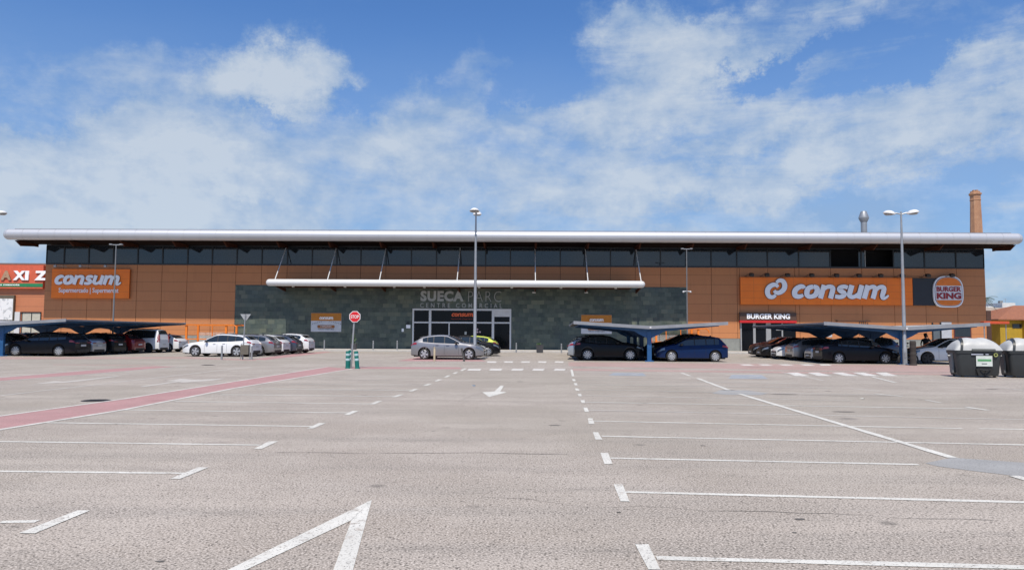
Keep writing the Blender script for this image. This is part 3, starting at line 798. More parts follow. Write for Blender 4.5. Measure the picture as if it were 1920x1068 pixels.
# left shop sign
e, w, h = board('shop_sign', 96.3, 504, 242.5, 559, .28, .22, M_orange, 'square orange supermarket sign with white slanted name and small second line', 'sign')
X = lambda p: lx(p, 96.3, 242.5, w); Z = lambda p: (559 - p) / 55 * h
script_word(X(101), Z(533.5), X(230.5) - X(101), Z(516) - Z(533.5), -.02, .05, .02).build('letter_rim', M_rim, e)
script_word(X(101), Z(533.5), X(230.5) - X(101), Z(516) - Z(533.5), -.06, .05).build('letters', M_letter, e)
text_obj('small_letters', 'Supermercado | Supermercat', X(111), Z(551), X(223) - X(111), Z(539.5) - Z(551), M_letter, e, -.03, .03, .012)
# right long shop sign
e, w, h = board('shop_sign', 1388.3, 520, 1711.3, 571.3, .30, .24, M_orange, 'long orange supermarket sign with interlocked emblem and white slanted name', 'sign')
X = lambda p: lx(p, 1388.3, 1711.3, w); Z = lambda p: (571.3 - p) / 51.3 * h
for g_, y_, mt, nm in ((.045, -.02, M_rim, 'letter_rim'), (0, -.07, M_letter, 'letters')):
    script_word(X(1481), Z(559.5), X(1669) - X(1481), Z(534) - Z(559.5), y_, .06, g_).build(nm, mt, e)
s_ = (X(1475) - X(1431.5)) / 1.10
for g_, y_, mt, nm in ((.045, -.02, M_rim, 'emblem_rim'), (0, -.07, M_letter, 'emblem')):
    cc_logo(X(1431), Z(562), s_, y_, .06, g_).build(nm, mt, e)
e, w, h = board('blank_panel', 1711.8, 521.5, 1762, 572.5, .24, .2, plain('dark_navy_panel', (0.012, 0.014, 0.022), 0.35), 'plain dark navy wall panel between the long orange sign and the round burger sign', 'wall panel')
# round restaurant sign
e = empty('restaurant_sign', BM @ Matrix.Translation((W(1778.3, 546, .4)[0], -.4, W(1778, 546.5, .4)[1])))
tag(e, 'bun shaped burger restaurant sign with red letters between two orange halves, high on the wall', 'sign')
bw, bh = 55.5 * .0500 / 1, 59 * .0500
def bun(w, h, k=0):
    pts = []
    for i in range(40):     # flat-sided shape, domed top, shallower bottom
        a = 2 * math.pi * i / 40; c_, s__ = math.cos(a), math.sin(a)
        n_ = 3.6 if s__ < 0 else 2.7
        r = (abs(c_) ** n_ + abs(s__) ** n_) ** (-1 / n_)
        pts.append((c_ * r * w / 2, s__ * r * h / 2))
    return pts
m = MB(); m.prism(bun(bw, bh), -.02, .30); m.build('rim', M_letter, e)
m = MB(); m.prism(bun(bw * .93, bh * .93), -.035, -.021); m.build('face', M_rim, e)
m = MB(); m.prism(bun(bw * .90, bh * .90), -.05, -.036); m.build('face_panel', plain('cream_sign_face', (0.68, 0.68, 0.70), 0.5), e)
inner = bun(bw * .88, bh * .88)
top = [p for p in inner if p[1] > bh * .19]; xb = bw * .43
m = MB(); m.prism([(xb, bh * .19)] + sorted(top, key=lambda p: -p[0]) + [(-xb, bh * .19)], -.065, -.051); m.build('bun_top', M_dorange, e)
bot = [p for p in inner if p[1] < -bh * .27]
m = MB(); m.prism([(xb, -bh * .27)] + sorted(bot, key=lambda p: -p[0]) + [(-xb, -bh * .27)], -.065, -.051); m.build('bun_bottom', M_dorange, e)
M_bkred = plain('crimson_letter', (0.30, 0.012, 0.022), 0.4)
text_obj('letters', 'BURGER', -bw * .41, bh * .0, bw * .82, bh * .155, M_bkred, e, -.07, .03, .035)
text_obj('letters', 'KING', -bw * .41, -bh * .235, bw * .82, bh * .20, M_bkred, e, -.07, .03, .045)
# restaurant fascia
e, w, h = board('door_fascia', 1387, 586, 1493.5, 600.5, .3, .28, plain('brown_fascia', (0.085, 0.045, 0.03), 0.5), 'brown restaurant fascia with white capital letters and a red strip above the glass door', 'sign')
X = lambda p: lx(p, 1387, 1493.5, w); Z = lambda p: (600.5 - p) / 14.5 * h
text_obj('letters', 'BURGER KING', X(1400.3), Z(597.8), X(1481) - X(1400.3), Z(588) - Z(597.8), M_letter, e, -.03, .04, .035)
m = MB(); m.box(0, w, -.05, .28, Z(605), -.003); m.build('red_strip', plain('red_strip', (0.50, 0.018, 0.02), 0.4), e)
# spotlights over the signs
def spot(px, py, label, long=False, first=[None]):
    u, z = W(px, py, .75)
    e = empty('spotlight', BM @ Matrix.Translation((u, 0, z))); tag(e, label, 'spotlight', 'spotlights over the signs')
    if long:
        m = MB(); m.tube([(-.5, 0, .06), (-.5, -.85, .06), (.55, -.85, .0)], .022, 6); m.build('arm', M_galv, e)
        m = MB(); m.bbox(-.62, -.38, -.98, -.78, -.06, .14, .02); m.build('lamp_head', M_galv, e)
    else:
        m = MB(); m.tube([(-.42, 0, -.04), (-.42, -.7, -.04), (-.40, -.75, .10), (0, -.75, .10)], .02, 6); m.build('arm', M_frame, e)
        m = MB(); m.prism([(-.95, .12), (-.62, .24), (-.52, .02), (-.85, -.12)], -.17, .20, 'x'); m.build('lamp_head', M_frame, e)
ords = ['first', 'second', 'third', 'fourth', 'fifth', 'sixth', 'seventh', 'eighth']
for i, x in enumerate([1409, 1438, 1476.5, 1522, 1568.5, 1610.5, 1651, 1692]):
    spot(x, 516 + i * .25, f'small black spotlight above the long orange sign, {ords[i]} from the left end')
spot(1740, 517.5, 'small black spotlight above the dark navy panel')
spot(1785, 517, 'small black spotlight above the bun shaped restaurant sign')
for i, x in enumerate([115, 162, 209]):
    spot(x, 499.5 + i * .1, ['thin arm spotlight above the left end of the square orange sign', 'thin arm spotlight above the middle of the square orange sign', 'thin arm spotlight above the right end of the square orange sign'][i], True)
# name letters of the centre
e = empty('building_name', BM @ Matrix.Translation((0, -.04, 0))); tag(e, 'large grey metal capital letters naming the centre over the entrance', 'lettering')
M_steel = plain('brushed_steel_letter', (0.36, 0.37, 0.36), 0.4, metal=0.2)
def uz(a, b): return W(a, b)[0], W(a, b)[1]
def lineof(nm, txt, x0, x1, y0, y1, bold, sp=1.0, dep=.06):
    u0, z0 = uz(x0, y1); u1, z1 = uz(x1, y0)
    text_obj(nm, txt, u0, z0, u1 - u0, z1 - z0, M_steel, e, -.05, dep, bold, 0, sp)
lineof('bold_letters', 'SUECA', 788.5, 869.5, 545.2, 564.6, .05, 1.12)
lineof('thin_letters', 'PARC', 878, 940, 546, 565.5, -.022, 1.2)
lineof('small_letters', 'CENTRE COMERCIAL', 788, 941.5, 568.6, 576.4, .008, 1.75, .04)
# red lettering inside the entrance glass
e = empty('glass_sign', BM @ Matrix.Translation((0, -.0, 0))); tag(e, 'small red orange slanted shop name on the dark glass over the entrance doors', 'sign')
M_rl = plain('red_orange_letter', (0.75, 0.12, 0.03), 0.5)
u0, z0 = uz(846, 593); u1, z1 = uz(889, 587)
script_word(u0, z0, u1 - u0, z1 - z0, -.01, .02).build('letters', M_rl, e)
u0, z0 = uz(846, 599); u1, z1 = uz(886, 596.5)
text_obj('small_letters', 'Supermercado | Supermercat', u0, z0, u1 - u0, z1 - z0, plain('dull_red_letter', (0.35, 0.05, 0.03), 0.5), e, -.02, .01, .0)
# opening banners
for i, (x0, x1, y0, y1) in enumerate([(583, 640, 586.5, 621.5), (1089.5, 1147, 590, 625.5)]):
    e, w, h = board('opening_banner', x0, y0, x1, y1, .07, .03, plain('banner_white', (0.56, 0.58, 0.62), 0.6),
                    ['orange and white opening banner on the slate wall left of the entrance', 'orange and white opening banner on the slate wall partly hidden by a carport roof'][i], 'banner', 'opening banners on the slate wall')
    m = MB(); m.box(0.01, w - .01, -.012, -.002, h * .58, h - .01); m.build('orange_field', plain('banner_orange', (0.50, 0.185, 0.02), 0.6), e)
    script_word(w * .27, h * .655, w * .48, h * .14, -.014, .01).build('letters', M_letter, e)
    m = MB()
    for k in range(17):
        a = k / 16; xx = w * (.04 + .92 * a); zz = h * (.44 + .16 * (1 - abs(2 * a - 1) ** 1.3) - .02)
        if .36 < a < .62: continue
        m.prism([(xx, zz + .03), (xx + .07, zz + .03), (xx + .035, zz - .07)], -.016 - (k % 3) * .003, -.013)
    m.build('bunting', plain('banner_ink', (0.05, 0.05, 0.07), 0.6), e)
    m = MB(); m.prism([(w * (.5 + .25 * math.copysign(1, math.cos(t_)) + .035 * math.cos(t_)) - w * 0, h * .27 + h * .085 * math.sin(t_)) for t_ in [i_ * math.pi / 10 for i_ in range(20)]], -.014, -.003); m.build('date_pill', plain('banner_brown', (0.30, 0.12, 0.04), 0.6), e)
    text_obj('date_letters', '5 DE JUNIO', w * .32, h * .235, w * .36, h * .075, M_letter, e, -.02, .01, .015)
    text_obj('small_letters', '¡GRAN APERTURA!', w * .24, h * .09, w * .53, h * .065, plain('banner_ink', (0.05, 0.05, 0.07), 0.6), e, -.012, .01, .02)
# little boards by the entrance
for i, (x0, x1, y0, y1) in enumerate([(761.5, 769.5, 608.5, 615), (753, 757, 615.5, 621.5)]):
    e, w, h = board('wall_plaque', x0, y0, x1, y1, .06, .03, M_letter, ['small wide pale plaque on the slate beside the entrance frame', 'tiny upright pale plaque lower on the slate left of the entrance'][i], 'plaque', 'plaques left of the entrance')
m = MB(); u, z = W(765, 605); m.bbox(u - .12, u + .12, -.2, -.02, z - .08, z + .06, .02)
tag(m.build('wall_lamp', M_frame, mx=BM.copy()), 'small dark wall lamp above the wide pale plaque', 'lamp')
for i, (x, y, r) in enumerate([(895, 617, .09), (895, 622, .09), (900, 622, .08)]):
    u, z = W(x, y); m = MB(); m.lathe([(r, -.02), (r * .7, -.026), (.001, -.026)], 16, (0, 0, 0), 'y'); m.lathe([(r, -.02), (r, 0)], 16, (0, 0, 0), 'y')
    tag(m.build('door_sticker', plain('pinkish_sticker', (0.55, 0.40, 0.42), 0.5), mx=BM @ Matrix.Translation((u, 0.02, z))), ['round pale sticker on the entrance glass, the upper one of three', 'round pale sticker on the entrance glass, lower left of three', 'round pale sticker on the entrance glass, lower right of three'][i], 'sticker', 'stickers on the entrance glass')
u, z = W(873, 624); m = MB(); m.box(-.1, .1, -.01, 0, -.14, .14); m.box(-.07, .07, -.014, -.011, -.10, .02)
tag(m.build('door_notice', plain('pale_notice', (0.40, 0.42, 0.40), 0.6), mx=BM @ Matrix.Translation((u, 0.02, z))), 'small square pale notice on the entrance door glass', 'notice')
for i, x in enumerate((1002, 1100)):
    u, z = W(x, 549, .4); e = empty('wall_camera', BM @ Matrix.Translation((u, -.4, z)))
    tag(e, ['small white camera hanging under the canopy right of the lettering', 'small white camera hanging under the canopy near its right part'][i], 'camera', 'cameras under the canopy')
    m = MB(); m.cyl((0, 0, .1), (0, 0, .30), .02); m.build('stem', M_whitemetal, e)
    m = MB(); m.bbox(-.2, .12, -.08, .08, -.02, .1, .02); m.build('housing', M_whitemetal, e)

# ------------------------------------------------------------------ neighbours
NB = empty('pet_shop_building', Matrix.Translation((0, 88, 0))); tag(NB, 'orange clad shop building behind the left end of the centre', 'shop building')
def NX(px): return P(px, 560, 88).x
def NZ(px, py): return P(px, py, 88).z
m = MB(); m.box(NX(-260), NX(110), 0, 25, 0, NZ(40, 495)); m.build('wall', M_clad2, NB)
m = MB(); m.box(NX(-260) - .05, NX(110), -.05, 25, NZ(40, 495) + .003, NZ(40, 495) + .12); m.build('roof_edge', plain('grey_flashing', (0.2, 0.2, 0.2), 0.6), NB)
m = MB(); m.box(NX(31), NX(40.5), -.2, 0.0, 0, NZ(40, 584.5)); m.build('pillar', M_whitemetal, NB)
M_beige = plain('cream_shutter', (0.48, 0.47, 0.40), 0.6)
for i, (a, b) in enumerate(((43, 78.5), (12, 31), (-30, 10))):
    m = MB(); m.box(NX(a), NX(b), -.06, -.003, .1, NZ(60, 586.5)); d_ = m.build('shutter', M_beige, NB)
    m = MB()
    for q in (.0, .5, .98): m.box(NX(a) + (NX(b) - NX(a)) * q, NX(a) + (NX(b) - NX(a)) * q + .08, -.1, -.061, .1, NZ(60, 586.5))
    m.build('shutter_frame', M_frame, d_)
m = MB(); m.box(NX(41), NX(79), -.12, -.0, NZ(60, 586.4), NZ(60, 584.5)); m.build('lintel', M_frame, NB)
sg = empty('pet_shop_sign', Matrix.Translation((NX(-140), 87.6, NZ(40, 541)))); tag(sg, 'red sign with big white capitals and a green strip, partly behind the centre', 'sign')
m = MB(); hh = NZ(40, 497.5) - NZ(40, 541); m.box(0, NX(83) - NX(-140), 0, .39, 0, hh); m.build('panel', plain('sign_red', (0.60, 0.115, 0.055), 0.5), sg)
m = MB(); h1 = NZ(40, 531.5) - NZ(40, 541); h2 = NZ(40, 538) - NZ(40, 541); m.box(0, NX(83) - NX(-140), -.03, -.001, h2, h1); m.build('green_strip', plain('sign_green', (0.02, 0.21, 0.085), 0.5), sg)
X = lambda p: NX(p) - NX(-140); Z = lambda p: NZ(40, p) - NZ(40, 541)
for ch, a, b in (('M', -28, 1.5), ('X', 28, 51), ('I', 50.5, 57), ('Z', 68, 92)):
    text_obj('letter', ch, X(a), Z(525.5), X(b) - X(a), Z(508) - Z(525.5), M_letter, sg, -.08, .12, .05 if ch != 'I' else .05)
text_obj('letter', 'A', X(5), Z(525.5), X(24.5) - X(5), Z(508) - Z(525.5), plain('fur_print', (0.38, 0.24, 0.15), 0.6), sg, -.08, .12, .05)
text_obj('small_letters', 'para su mascota', X(-19), Z(536.5), X(40) - X(-19), Z(532.8) - Z(536.5), M_letter, sg, -.04, .02, .03)
ps = empty('poster', Matrix.Translation((NX(-70), 87.7, NZ(40, 600)))); tag(ps, 'large white poster with faint grey print in a dark frame on the pet shop wall', 'poster')
w, h = NX(29.5) - NX(-70), NZ(40, 553.5) - NZ(40, 600)
m = MB(); m.box(0, w, .02, .28, 0, h); m.build('frame', plain('poster_frame', (0.12, 0.10, 0.07), 0.5), ps)
def f_poster(t, b):
    co = t.new('ShaderNodeTexCoord').outputs['Object']
    n = t.noise(co, 1.5, 6, 0.7, 1.5)
    t.put(b.inputs['Base Color'], t.mix(t.ramp(n, .52, .66), (0.74, 0.75, 0.76), (0.38, 0.40, 0.42)))
m = MB(); m.box(.02, w - .1, -.01, .019, 0.02, h * .86); m.build('print', material('poster_print', f_poster, rough=.5), ps)

def gable(e, w, d, h, hr, mw, mr, over=.3):
    m = MB(); m.box(0, w, 0, d, 0, h); m.build('wall', mw, e)
    m = MB(); m.prism([(-over, h), (d / 2, h + hr), (d + over, h), (d + over, h + .12), (d / 2, h + hr + .14), (-over, h + .12)], -over, w + over, 'x'); m.build('roof', mr, e)
def f_tile(t, b):
    co = t.new('ShaderNodeTexCoord').outputs['Object']; x, y, z = t.sep(co)
    n = t.noise(co, 3, 6, .7); w = t.math('SINE', t.math('MULTIPLY', x, 22.0))
    t.put(b.inputs['Base Color'], t.mix(t.ramp(n, .3, .7), (0.36, 0.14, 0.07), (0.27, 0.11, 0.065)))
    t.put(b.inputs['Normal'], t.bump(w, .8, .05))
M_tile = material('clay_tile', f_tile, rough=.85)
M_yellow = plain('yellow_render', (0.42, 0.27, 0.022), 0.85)
a = P(1876, 640, 92)
yh = empty('yellow_house', Matrix.Translation((a.x, 92, 0))); tag(yh, 'yellow rendered house with a terracotta hip roof behind the waste containers', 'house')
zz = P(1890, 598, 92).z
m = MB(); m.box(0, 14, 0, 10, 0, zz); m.build('wall', M_yellow, yh)
zr = P(1920, 583, 97).z
m = MB(); v = [(-.5, -.5, zz), (14.5, -.5, zz), (14.5, 10.5, zz), (-.5, 10.5, zz), (5, 5, zr + .7), (10, 5, zr + .7), (-.5, -.5, zz - .12), (14.5, -.5, zz - .12), (14.5, 10.5, zz - .12), (-.5, 10.5, zz - .12)]
m.add(v, [(0, 1, 5, 4), (1, 2, 5), (2, 3, 4, 5), (3, 0, 4), (6, 7, 1, 0), (7, 8, 2, 1), (8, 9, 3, 2), (9, 6, 0, 3), (9, 8, 7, 6)]); m.build('roof', M_tile, yh)
wx = P(1898, 610, 92).x - a.x
m = MB(); m.box(wx, wx + 1.1, -.04, .0, P(1905, 615, 92).z, P(1905, 607, 92).z); w_ = m.build('window', plain('window_recess', (0.05, 0.04, 0.035), 0.5), yh)
m = MB(); m.box(wx + .08, wx + 1.02, -.05, -.041, P(1905, 614.3, 92).z, P(1905, 607.6, 92).z); m.build('pane', M_glass, w_)
m = MB(); m.box(P(1916, 600, 92).x - a.x, 14, -.6, 0, 0, zz - .13); m.build('porch_wall', M_yellow, yh)
a = P(1858, 640, 100)
bh_ = empty('low_beige_house', Matrix.Translation((a.x, 100, 0))); tag(bh_, 'long low beige wall and roof behind the yellow house', 'house')
m = MB(); m.box(-.8, 30, 0, 9, 0, P(1880, 597, 100).z); m.build('wall', plain('beige_render', (0.42, 0.36, 0.27), 0.9), bh_)
zb_, zt_ = P(1880, 597, 100).z, P(1880, 576.5, 106).z
m = MB(); m.prism([(-.4, zb_), (-.4, zb_ + .1), (6, zt_), (9.5, zt_), (9.5, zb_)], -1.2, 30, 'x'); m.build('roof', plain('grey_brown_roof', (0.34, 0.28, 0.225), 0.9), bh_)
m = MB(); m.box(P(1862, 620, 100).x - a.x, P(1868, 620, 100).x - a.x, -.05, 0, .3, P(1865, 622, 100).z); d_ = m.build('door', plain('grey_door', (0.25, 0.25, 0.24), 0.7), bh_)
a = P(1879.5, 576, 115)
wt_ = empty('white_rooftop_house', Matrix.Translation((a.x, 115, 0))); tag(wt_, 'small white rooftop block with aerials beyond the beige roof', 'house')
z1 = P(1890, 567.5, 115).z
m = MB(); m.box(0, P(1904, 576, 115).x - a.x, 0, 5, 0, z1); m.box(P(1853, 576, 115).x - a.x, P(1867, 576, 115).x - a.x, 0.5, 5, 0, P(1860, 573.5, 115).z); m.build('wall', plain('white_render', (0.74, 0.73, 0.70), 0.9), wt_)
m = MB(); m.box(.3, .75, 1, 1.5, z1, z1 + .35); m.build('chimney', plain('grey_flashing', (0.2, 0.2, 0.2), 0.6), wt_)
m = MB(); m.tube([(1.1, 1, z1), (1.1, 1, z1 + .7)], .025, 5); m.tube([(.8, 1, z1 + .6), (1.4, 1, z1 + .6)], .02, 5); m.build('aerial', M_galv, wt_)
a = P(1851.5, 640, 90)
bw_ = empty('brown_gate_wall', Matrix.Translation((a.x, 90, 0))); tag(bw_, 'narrow dark brown panelled wall closing the gap behind the centre', 'wall')
m = MB(); m.box(0, P(1858.5, 600, 90).x - a.x, 0, .3, 0, P(1855, 582, 90).z); m.build('panel', plain('dark_brown_boards', (0.075, 0.035, 0.025), 0.7), bw_)
# brick factory chimney far behind
D_ = 150.0; cx_ = (P(1820, 430, D_).x + P(1841, 430, D_).x) / 2; rr = (P(1841, 430, D_).x - P(1820, 430, D_).x) / 2; tz_ = P(1830, 358, D_).z
ch = empty('factory_chimney', Matrix.Translation((cx_, D_, 0))); tag(ch, 'tall old octagonal brick factory chimney rising behind the roof', 'chimney')
def f_brick(t, b):
    co = t.new('ShaderNodeTexCoord').outputs['Object']
    n = t.noise(co, 1.0, 8, .7); n2 = t.noise(t.mapping(co, scale=(3, 3, .3)), 1.0, 5, .6)
    c = t.mix(t.ramp(n, .3, .7), (0.44, 0.235, 0.13), (0.35, 0.175, 0.10)); c = t.mix(t.ramp(n2, .5, .7, 0, .5), c, (0.52, 0.34, 0.22))
    x, y, z = t.sep(co); c = t.mix(t.math('MULTIPLY', t.math('LESS_THAN', t.math('FRACT', t.math('MULTIPLY', z, 6.0)), .15), .35), c, (0.3, .24, .2))
    t.put(b.inputs['Base Color'], c)
M_brick = material('old_brick', f_brick, rough=.9)
m = MB(); m.lathe([(rr * 1.25, 0), (rr * 1.02, tz_ - 8), (rr * .86, tz_ - 2.0)], 8); m.build('shaft', M_brick, ch)
m = MB(); m.lathe([(rr * .86, tz_ - 2.0), (rr * .92, tz_ - 1.9), (rr * .92, tz_ - 1.75), (rr * .87, tz_ - 1.7), (rr * .88, tz_ - .95), (rr * 1.05, tz_ - .75), (rr * 1.05, tz_ - .5), (rr * .82, tz_ - .4), (rr * .8, tz_ - .1), (rr * .5, tz_ - .1), (rr * .5, tz_ - 1)], 8); m.build('crown', M_brick, ch)
m = MB(); m.box(-.5, -.2, -.3, .1, tz_ - .1, tz_ + .15); m.box(.1, .5, -.2, .2, tz_ - .1, tz_ + .2); m.build('cap_stones', M_brick, ch)
# palm behind the corner
pa_ = P(1851, 600, 97)
pm_ = empty('palm_tree', Matrix.Translation((pa_.x - .6, 97, 0))); tag(pm_, 'dark palm tree showing its fronds past the corner of the centre', 'palm tree')
zc = P(1851, 566, 97).z
m = MB(); m.lathe([(.32, 0), (.24, 1), (.22, zc - .6), (.30, zc - .2), (.15, zc)], 10); m.build('trunk', plain('palm_trunk', (0.12, 0.09, 0.06), 0.9), pm_)
m = MB(); rnd = random.Random(3)
for k in range(34):
    a_ = k * 2.4; e0 = rnd.uniform(-.25, 1.25); L_ = rnd.uniform(1.5, 2.3); pts = []
    for i in range(8):
        t_ = i / 7; hr_ = L_ * t_ * math.cos(e0 * (1 - .3 * t_)); vz = L_ * t_ * math.sin(e0) - 1.3 * t_ * t_
        pts.append(Vector((math.cos(a_) * hr_, math.sin(a_) * hr_, zc + vz)))
    sd = Vector((-math.sin(a_), math.cos(a_), 0))
    for i in range(1, 8):
        for s_ in (-1, 1):
            for q in (0, .5):
                b_ = pts[i - 1].lerp(pts[i], q); tip = b_ + (pts[i] - pts[i - 1]) * .9 + sd * s_ * .38 * (1 - i / 9) + Vector((0, 0, -.16))
                m.add([b_, b_ + (pts[i] - pts[i - 1]) * .22, tip], [(0, 1, 2)])
m.build('crown', plain('palm_leaf', (0.045, 0.075, 0.04), 0.6), pm_)
# row of further low houses past the frame edge and a tree line so the horizon is not bare
# ------------------------------------------------------------------ cars
M_tyre = plain('tyre_rubber', (0.018, 0.018, 0.019), 0.8)
M_rim2 = plain('alloy_rim', (0.55, 0.56, 0.58), 0.3, metal=0.7)
M_rimd = plain('wheel_well_dark', (0.01, 0.01, 0.011), 0.8)
M_black = plain('black_plastic', (0.018, 0.018, 0.02), 0.55)
M_cglass = plain('car_glass', (0.016, 0.022, 0.026), 0.03, spec=.7, coat=0.25, coatr=.02)
M_tail = plain('red_tail_lens', (0.28, 0.012, 0.018), 0.15, coat=0.8)
M_head = plain('headlight_lens', (0.22, 0.235, 0.25), 0.08, metal=0.5, coat=1.0)
M_plate = plain('number_plate_white', (0.55, 0.56, 0.56), 0.5)
def paint(name, col, metal=0.3):
    if name not in MATS:
        m = bpy.data.materials.new(name); m.use_nodes = True; b = m.node_tree.nodes['Principled BSDF']; t = NT(m.node_tree)
        co = t.new('ShaderNodeTexCoord').outputs['Object']; x, y, z = t.sep(co)
        n = t.noise(co, 3.0, 6, .65)
        dust = t.math('MULTIPLY', t.ramp(z, .6, .15, 0, .22 if max(col) > .08 else .06), t.ramp(n, .3, .7, .3, 1.0))
        t.put(b.inputs['Base Color'], t.mix(dust, col, (0.11, 0.10, 0.09)))
        b.inputs['Metallic'].default_value = metal; b.inputs['Roughness'].default_value = .32
        b.inputs['Specular IOR Level'].default_value = .1 if max(col) < .08 else .4; b.inputs['Coat Weight'].default_value = .22 if max(col) < .08 else .9; b.inputs['Coat Roughness'].default_value = .04
        MATS[name] = m
    return MATS[name]
PAINT = {'white': paint('white_car_paint', (0.72, 0.73, 0.74), 0), 'grey': paint('grey_car_paint', (0.26, 0.255, 0.26), .55), 'silver': paint('silver_car_paint', (0.40, 0.42, 0.45), .6),
         'black': paint('black_car_paint', (0.010, 0.010, 0.012), .2), 'navy': paint('navy_car_paint', (0.005, 0.019, 0.075), .15), 'red': paint('red_car_paint', (0.22, 0.012, 0.015), .2),
         'burgundy': paint('burgundy_car_paint', (0.030, 0.005, 0.008), .3), 'yellow': paint('lime_car_paint', (0.52, 0.60, 0.07), .1), 'bluegrey': paint('bluegrey_car_paint', (0.06, 0.07, 0.10), .5),
         'charcoal': paint('charcoal_car_paint', (0.012, 0.012, 0.016), .3)}
# side outlines: (x from the tail, height); W, wheelbase, tail overhang, wheel radius
KINDS = {
 'hatch': dict(L=4.30, W=1.80, wb=2.64, ro=.80, r=.325, top=[(0, .82), (.04, .96), (.12, 1.03), (.22, 1.08), (.58, 1.30), (.95, 1.405), (1.5, 1.46), (1.85, 1.466), (2.15, 1.435), (2.52, 1.27), (3.00, 1.015), (3.4, .965), (3.82, .89), (4.10, .80), (4.24, .70), (4.30, .58)],
   belt=[(0, 1.03), (.6, 1.03), (1.4, .965), (3.2, .90), (4.3, .8)], roof=(.90, 2.16), cowl=2.98, tailg=(.20, .66), pill=[.98, 1.34, 1.98], sgl=(.66, 2.88)),
 'estate': dict(L=4.62, W=1.82, wb=2.70, ro=.98, r=.335, top=[(0, .80), (.04, .95), (.12, 1.03), (.20, 1.07), (.50, 1.30), (.85, 1.39), (1.6, 1.45), (2.1, 1.462), (2.42, 1.43), (2.80, 1.265), (3.26, 1.01), (3.65, .96), (4.12, .885), (4.40, .80), (4.56, .70), (4.62, .58)],
   belt=[(0, 1.02), (.6, 1.01), (1.4, .96), (3.5, .90), (4.6, .8)], roof=(.80, 2.44), cowl=3.24, tailg=(.18, .56), pill=[1.10, 1.62, 2.26], sgl=(.56, 3.14)),
 'suv': dict(L=4.25, W=1.85, wb=2.60, ro=.78, r=.355, top=[(0, .90), (.04, 1.05), (.12, 1.13), (.22, 1.18), (.56, 1.41), (.9, 1.49), (1.4, 1.535), (1.8, 1.54), (2.12, 1.505), (2.50, 1.34), (2.94, 1.13), (3.35, 1.085), (3.80, 1.01), (4.05, .92), (4.20, .80), (4.25, .66)],
   belt=[(0, 1.12), (.6, 1.12), (1.4, 1.05), (3.1, 1.0), (4.3, .9)], roof=(.86, 2.13), cowl=2.92, tailg=(.20, .62), pill=[.92, 1.30, 1.95], sgl=(.62, 2.82)),
 'mpv': dict(L=4.20, W=1.78, wb=2.58, ro=.76, r=.32, top=[(0, .84), (.04, .99), (.10, 1.07), (.20, 1.16), (.42, 1.38), (.7, 1.49), (1.3, 1.555), (1.75, 1.56), (2.12, 1.51), (2.55, 1.33), (3.06, 1.055), (3.4, .995), (3.77, .91), (4.0, .82), (4.14, .72), (4.20, .58)],
   belt=[(0, 1.03), (1.0, 1.0), (3.2, .93), (4.2, .8)], roof=(.62, 2.14), cowl=3.04, tailg=(.16, .48), pill=[.80, 1.30, 1.98], sgl=(.50, 2.96)),
 'van': dict(L=4.38, W=1.83, wb=2.73, ro=.80, r=.33, top=[(0, .90), (.02, 1.1), (.06, 1.25), (.16, 1.70), (.34, 1.78), (1.3, 1.81), (2.1, 1.80), (2.5, 1.72), (3.18, 1.22), (3.5, 1.12), (3.95, 1.0), (4.25, .84), (4.38, .62)],
   belt=[(0, 1.13), (1.0, 1.11), (3.4, 1.04), (4.4, .9)], roof=(.3, 2.52), cowl=3.16, tailg=(.05, .17), pill=[1.2, 1.98], sgl=(.30, 3.02)),
 'saloon': dict(L=4.40, W=1.80, wb=2.62, ro=.92, r=.32, top=[(0, .84), (.05, 1.0), (.16, 1.08), (.55, 1.17), (1.15, 1.38), (1.65, 1.45), (1.95, 1.455), (2.25, 1.42), (2.62, 1.26), (3.08, 1.01), (3.5, .955), (3.92, .88), (4.2, .79), (4.34, .69), (4.40, .57)],
   belt=[(0, 1.01), (.8, 1.01), (1.6, .955), (3.3, .89), (4.4, .8)], roof=(1.25, 2.26), cowl=3.06, tailg=(.60, 1.12), pill=[1.10, 1.46, 2.08], sgl=(.86, 2.96)),
}
def interp(tab, x):
    if x <= tab[0][0]: return tab[0][1]
    for (a, b), (c, d) in zip(tab, tab[1:]):
        if x <= c: return b + (d - b) * (x - a) / (c - a)
    return tab[-1][1]
